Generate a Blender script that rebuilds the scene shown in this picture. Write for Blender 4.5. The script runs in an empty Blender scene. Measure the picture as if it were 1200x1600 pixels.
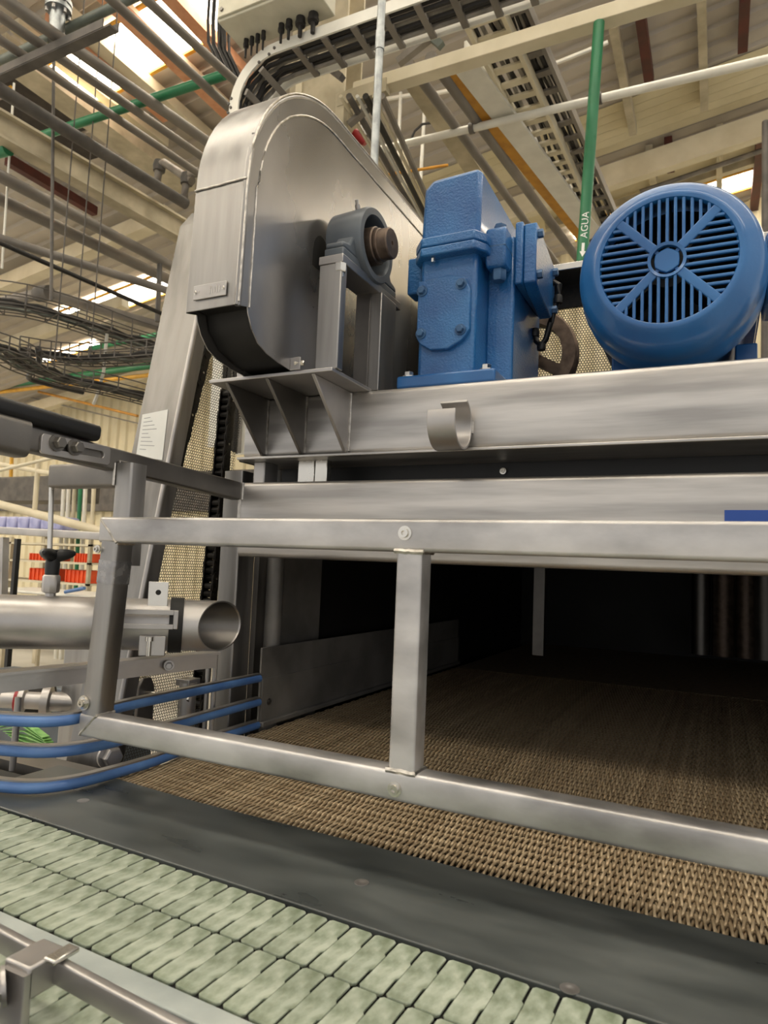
import bpy, math, random
from mathutils import Vector, Matrix
random.seed(7)
S = bpy.context.scene
COL = S.collection

# ------------------------------------------------------------------ camera
YAW, PITCH, ROLL, FPX = math.radians(26.108), math.radians(4.637), math.radians(2.378), 1067.0
EYE = Vector((0, 0, 1.52))
_F = Vector((-math.sin(YAW)*math.cos(PITCH), math.cos(YAW)*math.cos(PITCH), math.sin(PITCH)))
_r = Vector((math.cos(YAW), math.sin(YAW), 0)); _u = _r.cross(_F)
_R = _r*math.cos(ROLL) + _u*math.sin(ROLL); _U = -_r*math.sin(ROLL) + _u*math.cos(ROLL)
cam = bpy.data.cameras.new('camera'); cam_o = bpy.data.objects.new('camera', cam); COL.objects.link(cam_o)
cam.sensor_fit = 'VERTICAL'; cam.sensor_height = 36; cam.lens = 36*FPX/1600
cam.clip_start = .02; cam.clip_end = 200
cam_o.matrix_world = Matrix(((_R.x, _U.x, -_F.x, EYE.x), (_R.y, _U.y, -_F.y, EYE.y), (_R.z, _U.z, -_F.z, EYE.z), (0, 0, 0, 1)))
cam.dof.use_dof = True; cam.dof.focus_distance = 1.7; cam.dof.aperture_fstop = 7
S.camera = cam_o
# ------------------------------------------------------------------ world, light, exposure
W = bpy.data.worlds.new('hall_daylight'); S.world = W; W.use_nodes = True
W.node_tree.nodes['Background'].inputs[0].default_value = (1.0, .97, .93, 1)
W.node_tree.nodes['Background'].inputs[1].default_value = .8
S.view_settings.view_transform = 'Standard'; S.view_settings.look = 'None'
S.view_settings.exposure = .1; S.view_settings.gamma = 1; S.view_settings.use_curve_mapping = False
SKYLIGHT = 11.0

# measuring helpers: where a sight line of the photograph meets a plane of the place
def ray(x, y): return _R*((x-600)/FPX) - _U*((y-800)/FPX) + _F
def PY(x, y, Y): d = ray(x, y); return EYE + d*(Y/d.y)
def PX(x, y, X): d = ray(x, y); return EYE + d*(X/d.x)
def PZ(x, y, Z): d = ray(x, y); return EYE + d*((Z-EYE.z)/d.z)
ROOF0, PITCHX = 7.6, .143
def roof_z(X): return ROOF0 + PITCHX*X
def PR(x, y, off=0.):
    d = ray(x, y); t = (ROOF0-off-EYE.z)/(d.z-PITCHX*d.x); return EYE + d*t

# ------------------------------------------------------------------ materials
def lin(h):
    h = h.lstrip('#'); c = [int(h[i:i+2], 16)/255 for i in (0, 2, 4)]
    return tuple(((v+.055)/1.055)**2.4 if v > .04045 else v/12.92 for v in c)
MATS = {}
def mat(name, c1, c2=None, rough=.5, rough2=None, metal=0., scale=8., stretch=(1, 1, 1), bump=0., bscale=60., detail=4., spec=.5, coat=0., contrast=(.35, .65)):
    m = bpy.data.materials.new(name); m.use_nodes = True; N = m.node_tree.nodes; L = m.node_tree.links
    b = N['Principled BSDF']; b.inputs['Metallic'].default_value = metal
    b.inputs['Specular IOR Level'].default_value = spec; b.inputs['Coat Weight'].default_value = coat; b.inputs['Coat Roughness'].default_value = .12
    c1 = lin(c1); c2 = lin(c2) if c2 else c1
    tc = N.new('ShaderNodeTexCoord'); mp = N.new('ShaderNodeMapping'); mp.inputs['Scale'].default_value = stretch
    L.new(tc.outputs['Object'], mp.inputs['Vector'])
    nz = N.new('ShaderNodeTexNoise'); nz.inputs['Scale'].default_value = scale; nz.inputs['Detail'].default_value = detail
    L.new(mp.outputs[0], nz.inputs['Vector'])
    rp = N.new('ShaderNodeValToRGB'); rp.color_ramp.elements[0].position = contrast[0]; rp.color_ramp.elements[1].position = contrast[1]
    rp.color_ramp.elements[0].color = (*c1, 1); rp.color_ramp.elements[1].color = (*c2, 1)
    L.new(nz.outputs['Fac'], rp.inputs[0]); L.new(rp.outputs[0], b.inputs['Base Color'])
    if rough2 is None: b.inputs['Roughness'].default_value = rough
    else:
        mr = N.new('ShaderNodeMapRange'); mr.inputs[1].default_value = .3; mr.inputs[2].default_value = .7
        mr.inputs[3].default_value = rough; mr.inputs[4].default_value = rough2
        L.new(nz.outputs['Fac'], mr.inputs[0]); L.new(mr.outputs[0], b.inputs['Roughness'])
    if bump:
        n2 = N.new('ShaderNodeTexNoise'); n2.inputs['Scale'].default_value = bscale; n2.inputs['Detail'].default_value = 3
        L.new(mp.outputs[0], n2.inputs['Vector'])
        bp = N.new('ShaderNodeBump'); bp.inputs['Strength'].default_value = bump; bp.inputs['Distance'].default_value = .004
        L.new(n2.outputs['Fac'], bp.inputs['Height']); L.new(bp.outputs[0], b.inputs['Normal'])
    MATS[name] = m; return m
mat('steel', '#a3a09e', '#bfbcba', .34, .5, .92, 5, (1, 1, 1), .06, 90)
mat('steel_x', '#a09d9a', '#ccc9c6', .33, .48, .88, 14, (.15, 1, 1.6), .05, 120)
mat('steel_z', '#8c8a88', '#a6a4a2', .3, .46, .92, 14, (1.4, 1.4, .12), .05, 120)
mat('steel_dark', '#6f6c69', '#86837f', .38, .52, 1, 6, (1, 1, 1), .05, 90)
mat('steel_bright', '#c9c6bf', '#dedbd4', .16, .3, 1, 8)
mat('steel_mottled', '#949291', '#d0cecd', .28, .5, .78, 9, (.5, 1, 1), .08, 60, 6)
mat('weld', '#a9a59f', '#d2cec7', .3, .5, 1, 60, bump=.25, bscale=150)
mat('steel_sheet', '#8f8d8c', '#aaa8a7', .2, .34, .88, 3.5, (1, 1, .6), 0, 25, 7)
mat('perf_steel', '#2b2927', '#3a3835', .4, .5, .3, 8)
mat('steel_cover', '#7b7977', '#94928f', .3, .44, .9, 14, (1.4, 1.4, .12), .04, 120)
mat('steel_dull', '#6f6d6a', '#8a8783', .4, .55, .35, 6, bump=.04)
mat('galvanised', '#8f9496', '#b4b8b9', .4, .55, .9, 20)
mat('pipe_grey', '#6d6862', '#8b857d', .5, .65, .35, 6, (1, .3, 1))
mat('pipe_dark', '#4b4845', '#66615c', .55, .7, .2, 6)
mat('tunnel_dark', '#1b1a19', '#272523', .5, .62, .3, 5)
mat('gunmetal', '#4d535a', '#5d646b', .38, .48, .25, 6, bump=.05)
mat('blue_cast', '#16508a', '#2a6ea9', .26, .4, 0, 5, bump=.6, bscale=170, coat=.4)
mat('blue_smooth', '#174f8a', '#2566a3', .26, .4, 0, 4, bump=.15, bscale=60, coat=.35)
mat('blue_rail', '#4468a2', '#5a80b4', .42, .5, 0, 10)
mat('blue_bolt', '#2b4d74', '#456a90', .4, .5, .2, 20)
mat('black_plate', '#363a3a', '#5d6160', .24, .44, 0, 7, (.5, 1.6, 1), 0, 160, 8, .5, contrast=(.3, .72))
mat('black_plastic', '#101112', '#17181a', .45)
mat('black_rubber', '#0c0c0c', '#161514', .6)
mat('chain_black', '#0d0c0b', '#241f1a', .38, .55, .5, 80)
mat('link_green', '#78846f', '#b1b9aa', .28, .5, 0, 45, (1, .6, 1), .25, 70, 6)
mat('link_green2', '#727d68', '#a6afa0', .28, .5, 0, 50, (1, .6, 1), .25, 70, 6)
mat('wear_strip', '#8f9796', '#a8afac', .5, .6, 0, 10)
mat('bronze_wire', '#9a876c', '#c2af91', .36, .5, .3, 40)
mat('shaft_brown', '#5c5048', '#7c6c60', .4, .6, .8, 30, bump=.1)
mat('cream_paint', '#c9bfa4', '#d8cfb6', .5, .6, 0, 3, bump=.03)
mat('cream_old', '#a1977f', '#c4baa1', .55, .7, 0, 4, (1, 1, 1), .1, 30, 8)
mat('white_paint', '#cfcdc3', '#dedcd2', .45, .55, 0, 5)
mat('green_pipe', '#1e6b45', '#277a51', .35, .45, 0, 3)
mat('green_dark', '#535a53', '#656c64', .5)
mat('yellow_paint', '#c9952a', '#dba93a', .5)
mat('ochre_band', '#a8741c', '#c08a2c', .5, .6)
mat('red_oxide', '#45211a', '#5a2a20', .6, .7, 0, 5)
mat('purlin_orange', '#c48a66', '#d39c78', .6)
mat('roof_sheet', '#a9a196', '#b8b0a4', .6, .7, 0, 1.5)
mat('roof_light', '#c3b794', '#d6cba9', .6, .7, 0, 1.5)
mat('roof_dark', '#2b2520', '#3a332c', .8)
mat('wall_cream', '#d6cbaa', '#e3dabd', .6, .7, 0, 1.2)
mat('floor_grey', '#a9a59c', '#bdb9af', .5, .7, 0, 1.5)
mat('orange', '#d9481c', '#e85a26', .5)
mat('crate_purple', '#8f93c4', '#b3b6dc', .4)
mat('paper', '#cfd0cc', '#dadbd7', .6)
mat('ink', '#8e9092', None, .7)
mat('white_ink', '#e9ebe6', None, .5)
mat('label_blue', '#1c4698', None, .4)
mat('cable', '#151413', '#25211e', .5, .6, 0, 40)
mat('cable_grey', '#6a665f', '#8b867d', .5)
mat('red_paint', '#8e1f26', '#a52b30', .45)
mat('leaf_green', '#4d8f3a', '#8cc06f', .45, .5, 0, 25)
mat('box_cream', '#bdb9a5', '#cac6b3', .5)
mat('tape', '#8c8a89', '#a8a6a5', .12, .35, .7, 40, bump=.35)
def emit(name, c, s):
    m = bpy.data.materials.new(name); m.use_nodes = True; N = m.node_tree.nodes; b = N['Principled BSDF']
    b.inputs['Base Color'].default_value = (*lin(c), 1); b.inputs['Emission Color'].default_value = (*lin(c), 1); b.inputs['Emission Strength'].default_value = s
    MATS[name] = m
emit('skylight', '#fff6e4', SKYLIGHT)

# ------------------------------------------------------------------ mesh helpers
V = Vector
def frame_of(d, up=(0, 0, 1)):
    d = V(d).normalized(); u = V(up)
    if abs(d.dot(u.normalized())) > .97: u = V((0, 1, 0)) if abs(d.y) < .9 else V((1, 0, 0))
    s = d.cross(u).normalized(); u = s.cross(d).normalized(); return d, s, u
class MB:
    def __init__(s): s.v = []; s.f = []
    def add(s, vs, fs):
        o = len(s.v); s.v += [V(q) for q in vs]; s.f += [tuple(i+o for i in f) for f in fs]; return s
    def box(s, lo, hi):
        x0, y0, z0 = lo; x1, y1, z1 = hi
        return s.add([(x0, y0, z0), (x1, y0, z0), (x1, y1, z0), (x0, y1, z0), (x0, y0, z1), (x1, y0, z1), (x1, y1, z1), (x0, y1, z1)],
                     [(0, 3, 2, 1), (4, 5, 6, 7), (0, 1, 5, 4), (1, 2, 6, 5), (2, 3, 7, 6), (3, 0, 4, 7)])
    def rings(s, rings, cap=True, closed=False):
        n = len(rings[0]); vs = [p for r in rings for p in r]; fs = []; m = len(rings)
        for i in range(m if closed else m-1):
            a = i*n; b = ((i+1) % m)*n
            for j in range(n): k = (j+1) % n; fs.append((a+j, a+k, b+k, b+j))
        if cap and not closed: fs.append(tuple(range(n-1, -1, -1))); fs.append(tuple((m-1)*n+j for j in range(n)))
        return s.add(vs, fs)
    def sweep(s, path, prof, up=(0, 0, 1), cap=True, closed=False):
        P = [V(p) for p in path]; R = []; m = len(P)
        for i, p in enumerate(P):
            if closed: d = (P[(i+1) % m]-p).normalized() + (p-P[i-1]).normalized()
            elif i == 0: d = P[1]-p
            elif i == m-1: d = p-P[i-1]
            else: d = (P[i+1]-p).normalized() + (p-P[i-1]).normalized()
            d, sd, u = frame_of(d, up); k = 1.
            if 0 < i < m-1 or closed: c = abs((P[(i+1) % m]-p).normalized().dot(d)); k = 1/max(c, .5)
            R.append([p + sd*a*(1) + u*b for a, b in prof]) if k < 1.02 else R.append([p + sd*a*k + u*b for a, b in prof])
        return s.rings(R, cap, closed)
    def tube(s, path, r, n=12, cap=True, closed=False):
        return s.sweep(path, [(r*math.cos(2*math.pi*j/n), r*math.sin(2*math.pi*j/n)) for j in range(n)], cap=cap, closed=closed)
    def bar(s, a, b, w, h, up=(0, 0, 1), bev=0.):
        return s.sweep([a, b], rrect(w, h, bev), up)
    def lathe(s, o, ax, prof, n=24, cap=True):
        d, sd, u = frame_of(ax); o = V(o); R = []
        for r, t in prof: R.append([o + d*t + (sd*math.cos(2*math.pi*j/n) + u*math.sin(2*math.pi*j/n))*r for j in range(n)])
        return s.rings(R, cap)
    def prism(s, poly, vec):
        P = [V(p) for p in poly]; v = V(vec); n = len(P)
        fs = [tuple(range(n-1, -1, -1)), tuple(range(n, 2*n))] + [(j, (j+1) % n, n+(j+1) % n, n+j) for j in range(n)]
        return s.add(P + [p+v for p in P], fs)
    def hexa(s, o, ax, r, h, n=6): return s.lathe(o, ax, [(r, 0), (r, h*.85), (r*.85, h)], n)
    def quad(s, a, b, c, d): return s.add([a, b, c, d], [(0, 1, 2, 3)])
    def mesh(s, name, m, org=(0, 0, 0), ang=38):
        me = bpy.data.meshes.new(name); o = V(org); me.from_pydata([tuple(p-o) for p in s.v], [], s.f)
        import bmesh as _b
        bm = _b.new(); bm.from_mesh(me); _b.ops.recalc_face_normals(bm, faces=bm.faces); bm.to_mesh(me); bm.free()
        me.materials.append(MATS[m]); me.shade_smooth(); me.set_sharp_from_angle(angle=math.radians(ang)); return me
def rrect(w, h, b, k=3):
    w /= 2; h /= 2
    if b <= 0: return [(-w, -h), (w, -h), (w, h), (-w, h)]
    pts = []
    for cx, cy, a0 in ((w-b, -h+b, -90), (w-b, h-b, 0), (-w+b, h-b, 90), (-w+b, -h+b, 180)):
        for i in range(k+1): a = math.radians(a0+90*i/k); pts.append((cx+b*math.cos(a), cy+b*math.sin(a)))
    return pts
def link(o, parent=None):
    COL.objects.link(o)
    if parent: o.parent = parent
    return o
def thing(name, label, cat, loc=(0, 0, 0), group=None):
    o = bpy.data.objects.new(name, None); o.location = loc; o.empty_display_size = .05
    o['label'] = label; o['category'] = cat
    if group: o['group'] = group
    return link(o)
def worldloc(o): return V(o.location) if not o.parent else V(o.location) + worldloc(o.parent)
def part(name, mb, m, parent, bevel=0., label=None, ang=38, seg=2, kind=None):
    o = bpy.data.objects.new(name, mb.mesh(name, m, worldloc(parent), ang)); link(o, parent)
    if bevel: b = o.modifiers.new('bevel', 'BEVEL'); b.width = bevel; b.segments = seg; b.limit_method = 'ANGLE'; b.angle_limit = math.radians(40)
    if label: o['label'] = label
    if kind: o['kind'] = kind
    return o
def single(name, mb, m, label, cat, group=None, bevel=0., loc=None, kind=None):
    c = V(loc) if loc else sum(mb.v, V())/len(mb.v)
    o = bpy.data.objects.new(name, mb.mesh(name, m, c)); o.location = c
    o['label'] = label; o['category'] = cat
    if group: o['group'] = group
    if kind: o['kind'] = kind
    if bevel: b = o.modifiers.new('bevel', 'BEVEL'); b.width = bevel; b.segments = 2; b.limit_method = 'ANGLE'
    return link(o)
def struct(name, mb, m, label, parent=None, cat='building'):
    o = bpy.data.objects.new(name, mb.mesh(name, m)); link(o, parent); o['kind'] = 'structure'
    if not parent: o['label'] = label; o['category'] = cat
    return o
def inst(name, me, parent, mw):
    o = bpy.data.objects.new(name, me); link(o, parent); o.matrix_basis = Matrix.Translation(-worldloc(parent)) @ mw; return o
def bolt(parent, o, ax, r, h, m='steel', washer=True, name='bolt'):
    b = MB(); ax = V(ax).normalized()
    if washer: b.lathe(o, ax, [(r*1.45, 0), (r*1.45, h*.22)], 16)
    b.hexa(V(o)+ax*(h*.2 if washer else 0), ax, r, h*.8)
    return part(name, b, m, parent, ang=30)
def screw(parent, o, ax, r, h=.006, m='steel_bright', name='screw'):
    b = MB(); b.lathe(o, ax, [(r*1.5, 0), (r*1.5, h*.3), (r, h*.35), (r*.95, h), (r*.5, h), (r*.45, h*.5)], 16)
    return part(name, b, m, parent, ang=30)
def arc(c, r, a0, a1, n, f): return [f(c[0]+r*math.cos(math.radians(a0+(a1-a0)*i/n)), c[1]+r*math.sin(math.radians(a0+(a1-a0)*i/n))) for i in range(n+1)]

# ================================================================== THE SETTING
struct('floor', MB().box((-24, -7, -.1), (10, 13, 0)), 'floor_grey', 'grey concrete factory floor', cat='floor')
# corrugated roof, sheets laid down the slope (ribs along X)
rb = MB(); ys = []; y = -7.
while y < 12.3: ys += [(y, 0), (y+.15, 0), (y+.18, .035), (y+.24, .035), (y+.27, 0)]; y += .27
for x0, x1 in ((-24, 10),):
    n = len(ys); vs = [(x, yy, roof_z(x)+h) for x in (x0, x1) for yy, h in ys]
    rb.add(vs, [(i, i+1, n+i+1, n+i) for i in range(n-1)])
roof = struct('ceiling', rb, 'roof_sheet', 'pale corrugated sheet roof of the hall', cat='roof')
def skylight(n, x0, x1, y0, y1, label):
    b = MB(); b.prism([(x0, y0, roof_z(x0)-.03), (x1, y0, roof_z(x1)-.03), (x1, y1, roof_z(x1)-.03), (x0, y1, roof_z(x0)-.03)], (0, 0, .012))
    o = struct('window_%d' % n, b, 'skylight', label, cat='skylight')
    f = MB(); z = -.05
    for a, c in (((x0, y0), (x1, y0)), ((x0, y1), (x1, y1))): f.bar((a[0], a[1], roof_z(a[0])+z), (c[0], c[1], roof_z(c[0])+z), .04, .03)
    part('skylight_edge', f, 'yellow_paint', o)
skylight(1, -7.4, 7, 4.45, 5.1, 'long glowing roof light strip nearest overhead')
skylight(2, -11.2, -8.6, 8.35, 8.95, 'glowing roof light far left above the cable baskets')
skylight(3, -2.2, 7, 10.95, 11.5, 'glowing roof light behind the blue motor')
skylight(4, -24, 7, .3, 1., 'added unseen roof light strip above the camera side')  # unseen emitter, added as broad light from overhead
skylight(5, -24, 7, -3.6, -2.9, 'added unseen roof light strip behind the viewer')  # unseen emitter, added for light from behind the view
skylight(7, -24, -13.6, 8.35, 8.95, 'added unseen roof light beyond the left edge, brightening the far wall')  # unseen emitter, added to brighten the far left wall
skylight(8, -24, -8.6, 4.45, 5.1, 'added unseen roof light beyond the left edge in line with the nearest strip')  # unseen emitter, added to lift the light on the left
skylight(9, -13.2, -11.6, 9.6, 9.85, 'small glowing roof light behind the cable baskets')
# pale panels of the roof towards the right rear
pl = MB()
for y0 in (8.45, 10.0):
    for i in range(6):
        a = y0+i*.16
        pl.prism([(-4.5, a, roof_z(-4.5)-.02), (7, a, roof_z(7)-.02), (7, a+.135, roof_z(7)-.035), (-4.5, a+.135, roof_z(-4.5)-.035)], (0, 0, .01))
part('roof_panel', pl, 'roof_light', roof)
# rear wall of upright ribbed sheeting
wb = MB(); xs = []; x = -24.
while x < 10: xs += [(x, 0), (x+.13, 0), (x+.17, -.05), (x+.26, -.05), (x+.3, 0)]; x += .3
n = len(xs); vs = [(a, 12+h, z if z == 0 else roof_z(a)+.03) for z in (0, 1) for a, h in xs]
wb.add(vs, [(i, i+1, n+i+1, n+i) for i in range(n-1)])
struct('wall_back', wb, 'wall_cream', 'cream ribbed sheet wall at the far end of the hall', cat='wall')
struct('trim_1', MB().box((-24, 11.8, 2.6), (10, 11.94, 3.5)), 'pipe_dark', 'dark band along the foot of the far wall', cat='trim')

# ---- roof members: purlins run into the depth, rafters across
def member(name, p, q, w, h, m, label, off=.12, cat='roof beam', grp=None, ext=0.):
    a, b = PR(*p, off), PR(*q, off); x = (a.x+b.x)/2; d = (b-a); a = a-d*ext; b = b+d*ext
    mb = MB(); mb.bar((x, a.y, roof_z(x)-off), (x, b.y, roof_z(x)-off), w, h)
    o = single(name, mb, m, label, cat, grp); return o
G1 = 'roof purlins'
member('roof_purlin', (150, 65), (315, 205), .16, .12, 'cream_paint', 'cream purlin between the two white skylight patches top left', .13, grp=G1, ext=.3)
member('roof_purlin', (180, 25), (372, 172), .16, .12, 'purlin_orange', 'orange-brown purlin crossing beside the brightest skylight patch', .13, grp=G1, ext=.3)
member('roof_purlin', (205, 40), (345, 150), .2, .05, 'cream_paint', 'broad cream purlin under the pipes right of the orange-brown purlin', .1, grp=G1, ext=.3)
member('roof_purlin', (275, 5), (365, 95), .14, .12, 'purlin_orange', 'orange-brown purlin left of the grey control cabinet', .13, grp=G1, ext=.35)
member('roof_purlin', (85, 88), (215, 190), .12, .1, 'cream_paint', 'thin cream purlin seen between the grey pipes', .13, grp=G1, ext=.4)
member('roof_purlin', (118, 70), (230, 150), .1, .12, 'purlin_orange', 'narrow orange-brown purlin under the left skylight', .16, grp=G1, ext=.4)
member('roof_purlin', (25, 125), (280, 258), .3, .16, 'cream_old', 'weathered broad cream beam above the green cross pipe', .35, grp=G1, ext=.2)
member('roof_purlin', (0, 170), (130, 240), .5, .04, 'roof_dark', 'dark open roof strip on the far left', .06, grp=G1, ext=.1)
member('roof_purlin', (0, 118), (130, 190), .35, .04, 'roof_dark', 'dark roof strip beside the left skylight', .06, grp=G1, ext=.1)
member('roof_purlin', (945, 40), (1000, 200), .09, .14, 'cream_old', 'cream purlin right of the green water pipe', .1, grp=G1)
member('roof_purlin', (992, 22), (1022, 125), .1, .14, 'red_oxide', 'dark red purlin right of the green water pipe', .1, grp=G1)
member('roof_purlin', (1082, -5), (1112, 162), .09, .14, 'cream_old', 'cream purlin above the blue motor', .1, grp=G1)
member('roof_purlin', (1158, -5), (1166, 72), .1, .14, 'red_oxide', 'dark red purlin at the top right corner', .1, grp=G1)
member('roof_purlin', (1010, 235), (1028, 300), .09, .14, 'cream_old', 'cream purlin behind the sloping cream rafter', .1, grp=G1)
member('roof_purlin', (1040, 222), (1052, 262), .1, .14, 'red_oxide', 'short dark red purlin behind the sloping cream rafter', .1, grp=G1)
member('roof_purlin', (1112, 205), (1134, 320), .08, .14, 'cream_old', 'thin cream purlin crossing the right skylight', .15, grp=G1)
member('roof_purlin', (1178, 190), (1190, 320), .12, .14, 'red_oxide', 'dark red purlin beside the right skylight', .15, grp=G1)
member('roof_purlin', (10, 250), (150, 330), .1, .12, 'red_oxide', 'dark red purlin on the left below the long cream girder', .12, grp=G1)
def rafter(Y, x0, x1, w, h, off, m, label):
    b = MB(); b.bar((x0, Y, roof_z(x0)-off), (x1, Y, roof_z(x1)-off), w, h)
    b2 = single('roof_rafter', b, m, label, 'rafter', 'roof rafters')
rafter(9.45, -4.5, 7, .14, .32, .36, 'cream_paint', 'sloping cream rafter across the right of the roof')
rafter(6.87, -13, -6.9, .2, .22, .3, 'cream_paint', 'sloping cream rafter on the left between the grey pipes')
rafter(8.1, -15, -9, .16, .2, .5, 'cream_paint', 'lower cream rafter left above the cable baskets')
rafter(11.2, -16, -9.5, .2, .25, .3, 'cream_paint', 'far cream rafter left against the ribbed wall')
rafter(10.6, -2.5, 7, .1, .12, .14, 'cream_old', 'thin rafter just behind the right skylight')
for p, q, lab in (((935, 288), (1200, 216), 'thin grey tie rail under the right roof, upper'), ((1000, 300), (1200, 232), 'thin grey tie rail under the right roof, lower')):
    a = PY(*p, 9.9); c = PY(*q, 9.9); single('tie_rail', MB().tube([a, c], .035, 8), 'pipe_grey', lab, 'rail', 'tie rails')

# ================================================================== PIPES AND TRAYS OVERHEAD
def zpipe(name, p, q, Z, wpx, m, label, cat='pipe', grp='overhead grey pipes', n=14, ext=.0, clamps=0):
    a, b = PZ(*p, Z), PZ(*q, Z); d = b-a; b = b + d*ext
    r = wpx/2*((a+b)/2-EYE).dot(_F)/FPX
    t = thing(name, label, cat, a, grp)
    part('cable_run' if 'cable' in name else 'bar_run' if 'bar' in name else 'conduit_run' if 'conduit' in name else 'pipe_run', MB().tube([a, b], r, n), m, t)
    for i in range(clamps):
        c = a+(b-a)*((i+.6)/clamps); dd = (b-a).normalized()
        part('clamp', MB().tube([c-dd*.03, c+dd*.03], r*1.18, n), 'pipe_dark', t)
        part('hanger_rod', MB().tube([c+V((0, 0, r)), V((c.x, c.y, roof_z(c.x)-.02))], .008, 6), 'pipe_grey', t)
    return t
Z1 = 5.0
zpipe('grey_pipe', (-12, -14), (318, 217), Z1, 17, 'pipe_grey', 'thick grey pipe under the flanged valve, top left', ext=.25)
zpipe('grey_pipe', (-15, 15), (310, 241), Z1, 13, 'pipe_grey', 'grey pipe just below the thick one, second of the bundle', ext=.25)
zpipe('grey_pipe', (-15, 52), (306, 268), Z1, 12, 'pipe_grey', 'slim grey pipe third of the bundle over the green cross pipe', ext=.25)
zpipe('grey_pipe', (-15, 131), (286, 316), Z1-.25, 19, 'pipe_dark', 'dark grey pipe running above the long cream girder', ext=.02)
zpipe('grey_pipe', (-15, 267), (270, 417), 4.4, 17, 'pipe_grey', 'upper of two grey pipes below the cream girder', ext=.25)
zpipe('grey_pipe', (-15, 304), (262, 436), 4.4, 17, 'pipe_grey', 'lower of two grey pipes below the cream girder', ext=.25)
zpipe('grey_pipe', (140, -32), (356, 167), Z1, 14, 'pipe_grey', 'grey pipe crossing the bright skylight left of the cable tray', ext=.3)
zpipe('grey_pipe', (215, -13), (360, 120), Z1, 14, 'pipe_grey', 'grey pipe nearest to the control cabinet', ext=.3)
zpipe('grey_pipe', (-10, 100), (-10+210, 0), Z1+.18, 14, 'green_dark', 'grey-green pipe crossing on top of the bundle, top left', ext=.1)
# flanged valve on the thick pipe
a = PZ(88, 52, Z1+.06); t = thing('flanged_valve', 'steel flanged valve rising from the thick grey pipe at top left', 'valve', a)
part('valve_neck', MB().lathe(a, (0, 0, 1), [(.05, -.06), (.05, .16)], 18), 'galvanised', t)
part('flange', MB().lathe(a+V((0, 0, .16)), (0, 0, 1), [(.085, 0), (.085, .03)], 24), 'galvanised', t)
part('flange', MB().lathe(a+V((0, 0, .205)), (0, 0, 1), [(.085, 0), (.085, .03)], 24), 'galvanised', t)
part('valve_body', MB().lathe(a+V((0, 0, .235)), (0, 0, 1), [(.06, 0), (.07, .1), (.06, .3)], 18), 'galvanised', t)
for k in range(6):
    an = k*math.pi/3; part('flange_bolt', MB().hexa(a+V((.068*math.cos(an), .068*math.sin(an), .13)), (0, 0, 1), .012, .13), 'steel', t)
# slotted channel with cut end
p, q = PZ(-12, 130, Z1-.12), PZ(178, 44, Z1-.12); t = thing('strut_channel', 'dark strut channel with notched end crossing under the pipes, top left', 'channel', p)
d, sd, u = frame_of(q-p)
part('channel_web', MB().bar(p, q, .07, .012), 'pipe_dark', t)
for s in (-1, 1): part('channel_flange', MB().bar(p+sd*s*.035+V((0, 0, .03)), q+sd*s*.035+V((0, 0, .03)) - d*(.06 if s > 0 else 0), .008, .06), 'pipe_dark', t)
# hanging rods
single('far_post', MB().tube([PY(1196, 190, 7.), V((PY(1190, 470, 7.).x, 7., 0))], .03, 10), 'pipe_dark', 'dark upright post at the right edge behind the motor', 'post')
for p, q, lab, w in (((84, 95), (80, 470), 'long dark hanger rod dropping from the notched channel', .012), ((22, 130), (3, 420), 'pale thin hanger rod at the left edge', .009)):
    a, c = PY(*p, 3.3), PY(*q, 3.3); single('hanger_rod', MB().tube([a, c], w, 8), 'pipe_dark' if 'dark' in lab else 'white_paint', lab, 'rod', 'hanger rods')
a = PZ(250, 406, 4.4); single('hanger_rod', MB().tube([a, a-V((-.02, 0, .62))], .024, 8), 'pipe_dark', 'dark hanger strut between the grey pipes and the steel cover', 'rod', 'hanger rods')
# green pipe across
zpipe('green_pipe', (66, 212), (350, 117), Z1+.1, 14, 'green_pipe', 'green pipe crossing over the grey pipe bundle', grp='green pipes')
a = PZ(-12, 238, Z1-.3); c = PZ(13, 232, Z1-.3)
single('green_pipe', MB().tube([a, c], .055, 14), 'green_pipe', 'short end of a green pipe at the left edge', 'pipe', 'green pipes')
# long cream girder
p, q = PZ(-15, 190, Z1-.2), PZ(285, 362, Z1-.2); q = q+(q-p)*.1; t = thing('cream_girder', 'long weathered cream I-beam girder below the grey pipes on the left', 'girder', p)
d, sd, u = frame_of(q-p)
part('web', MB().bar(p, q, .03, .2), 'cream_old', t)
part('top_flange', MB().bar(p+V((0, 0, .1)), q+V((0, 0, .1)), .14, .02), 'cream_old', t)
part('bottom_flange', MB().bar(p-V((0, 0, .1)), q-V((0, 0, .1)), .14, .02), 'cream_old', t)
# small pipework with elbows beside the steel cover
for i, (pp, lab) in enumerate(((((245, 292), (249, 260), (258, 255), (300, 283)), 'rusty bent standpipe with elbow above the dark grey pipe'), (((287, 312), (292, 280), (300, 272), (312, 268)), 'second rusty standpipe with valve next to the steel cover'))):
    pts = [PY(*k, 4.6) for k in pp]; t = thing('bent_pipe', lab, 'pipe', pts[0], 'bent standpipes')
    part('pipe_run', MB().tube(pts, .04, 12), 'pipe_grey', t)
    part('elbow', MB().lathe(pts[1]-V((0, 0, .05)), (0, 0, 1), [(.055, 0), (.06, .05), (.05, .1)], 14), 'pipe_dark', t)
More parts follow.
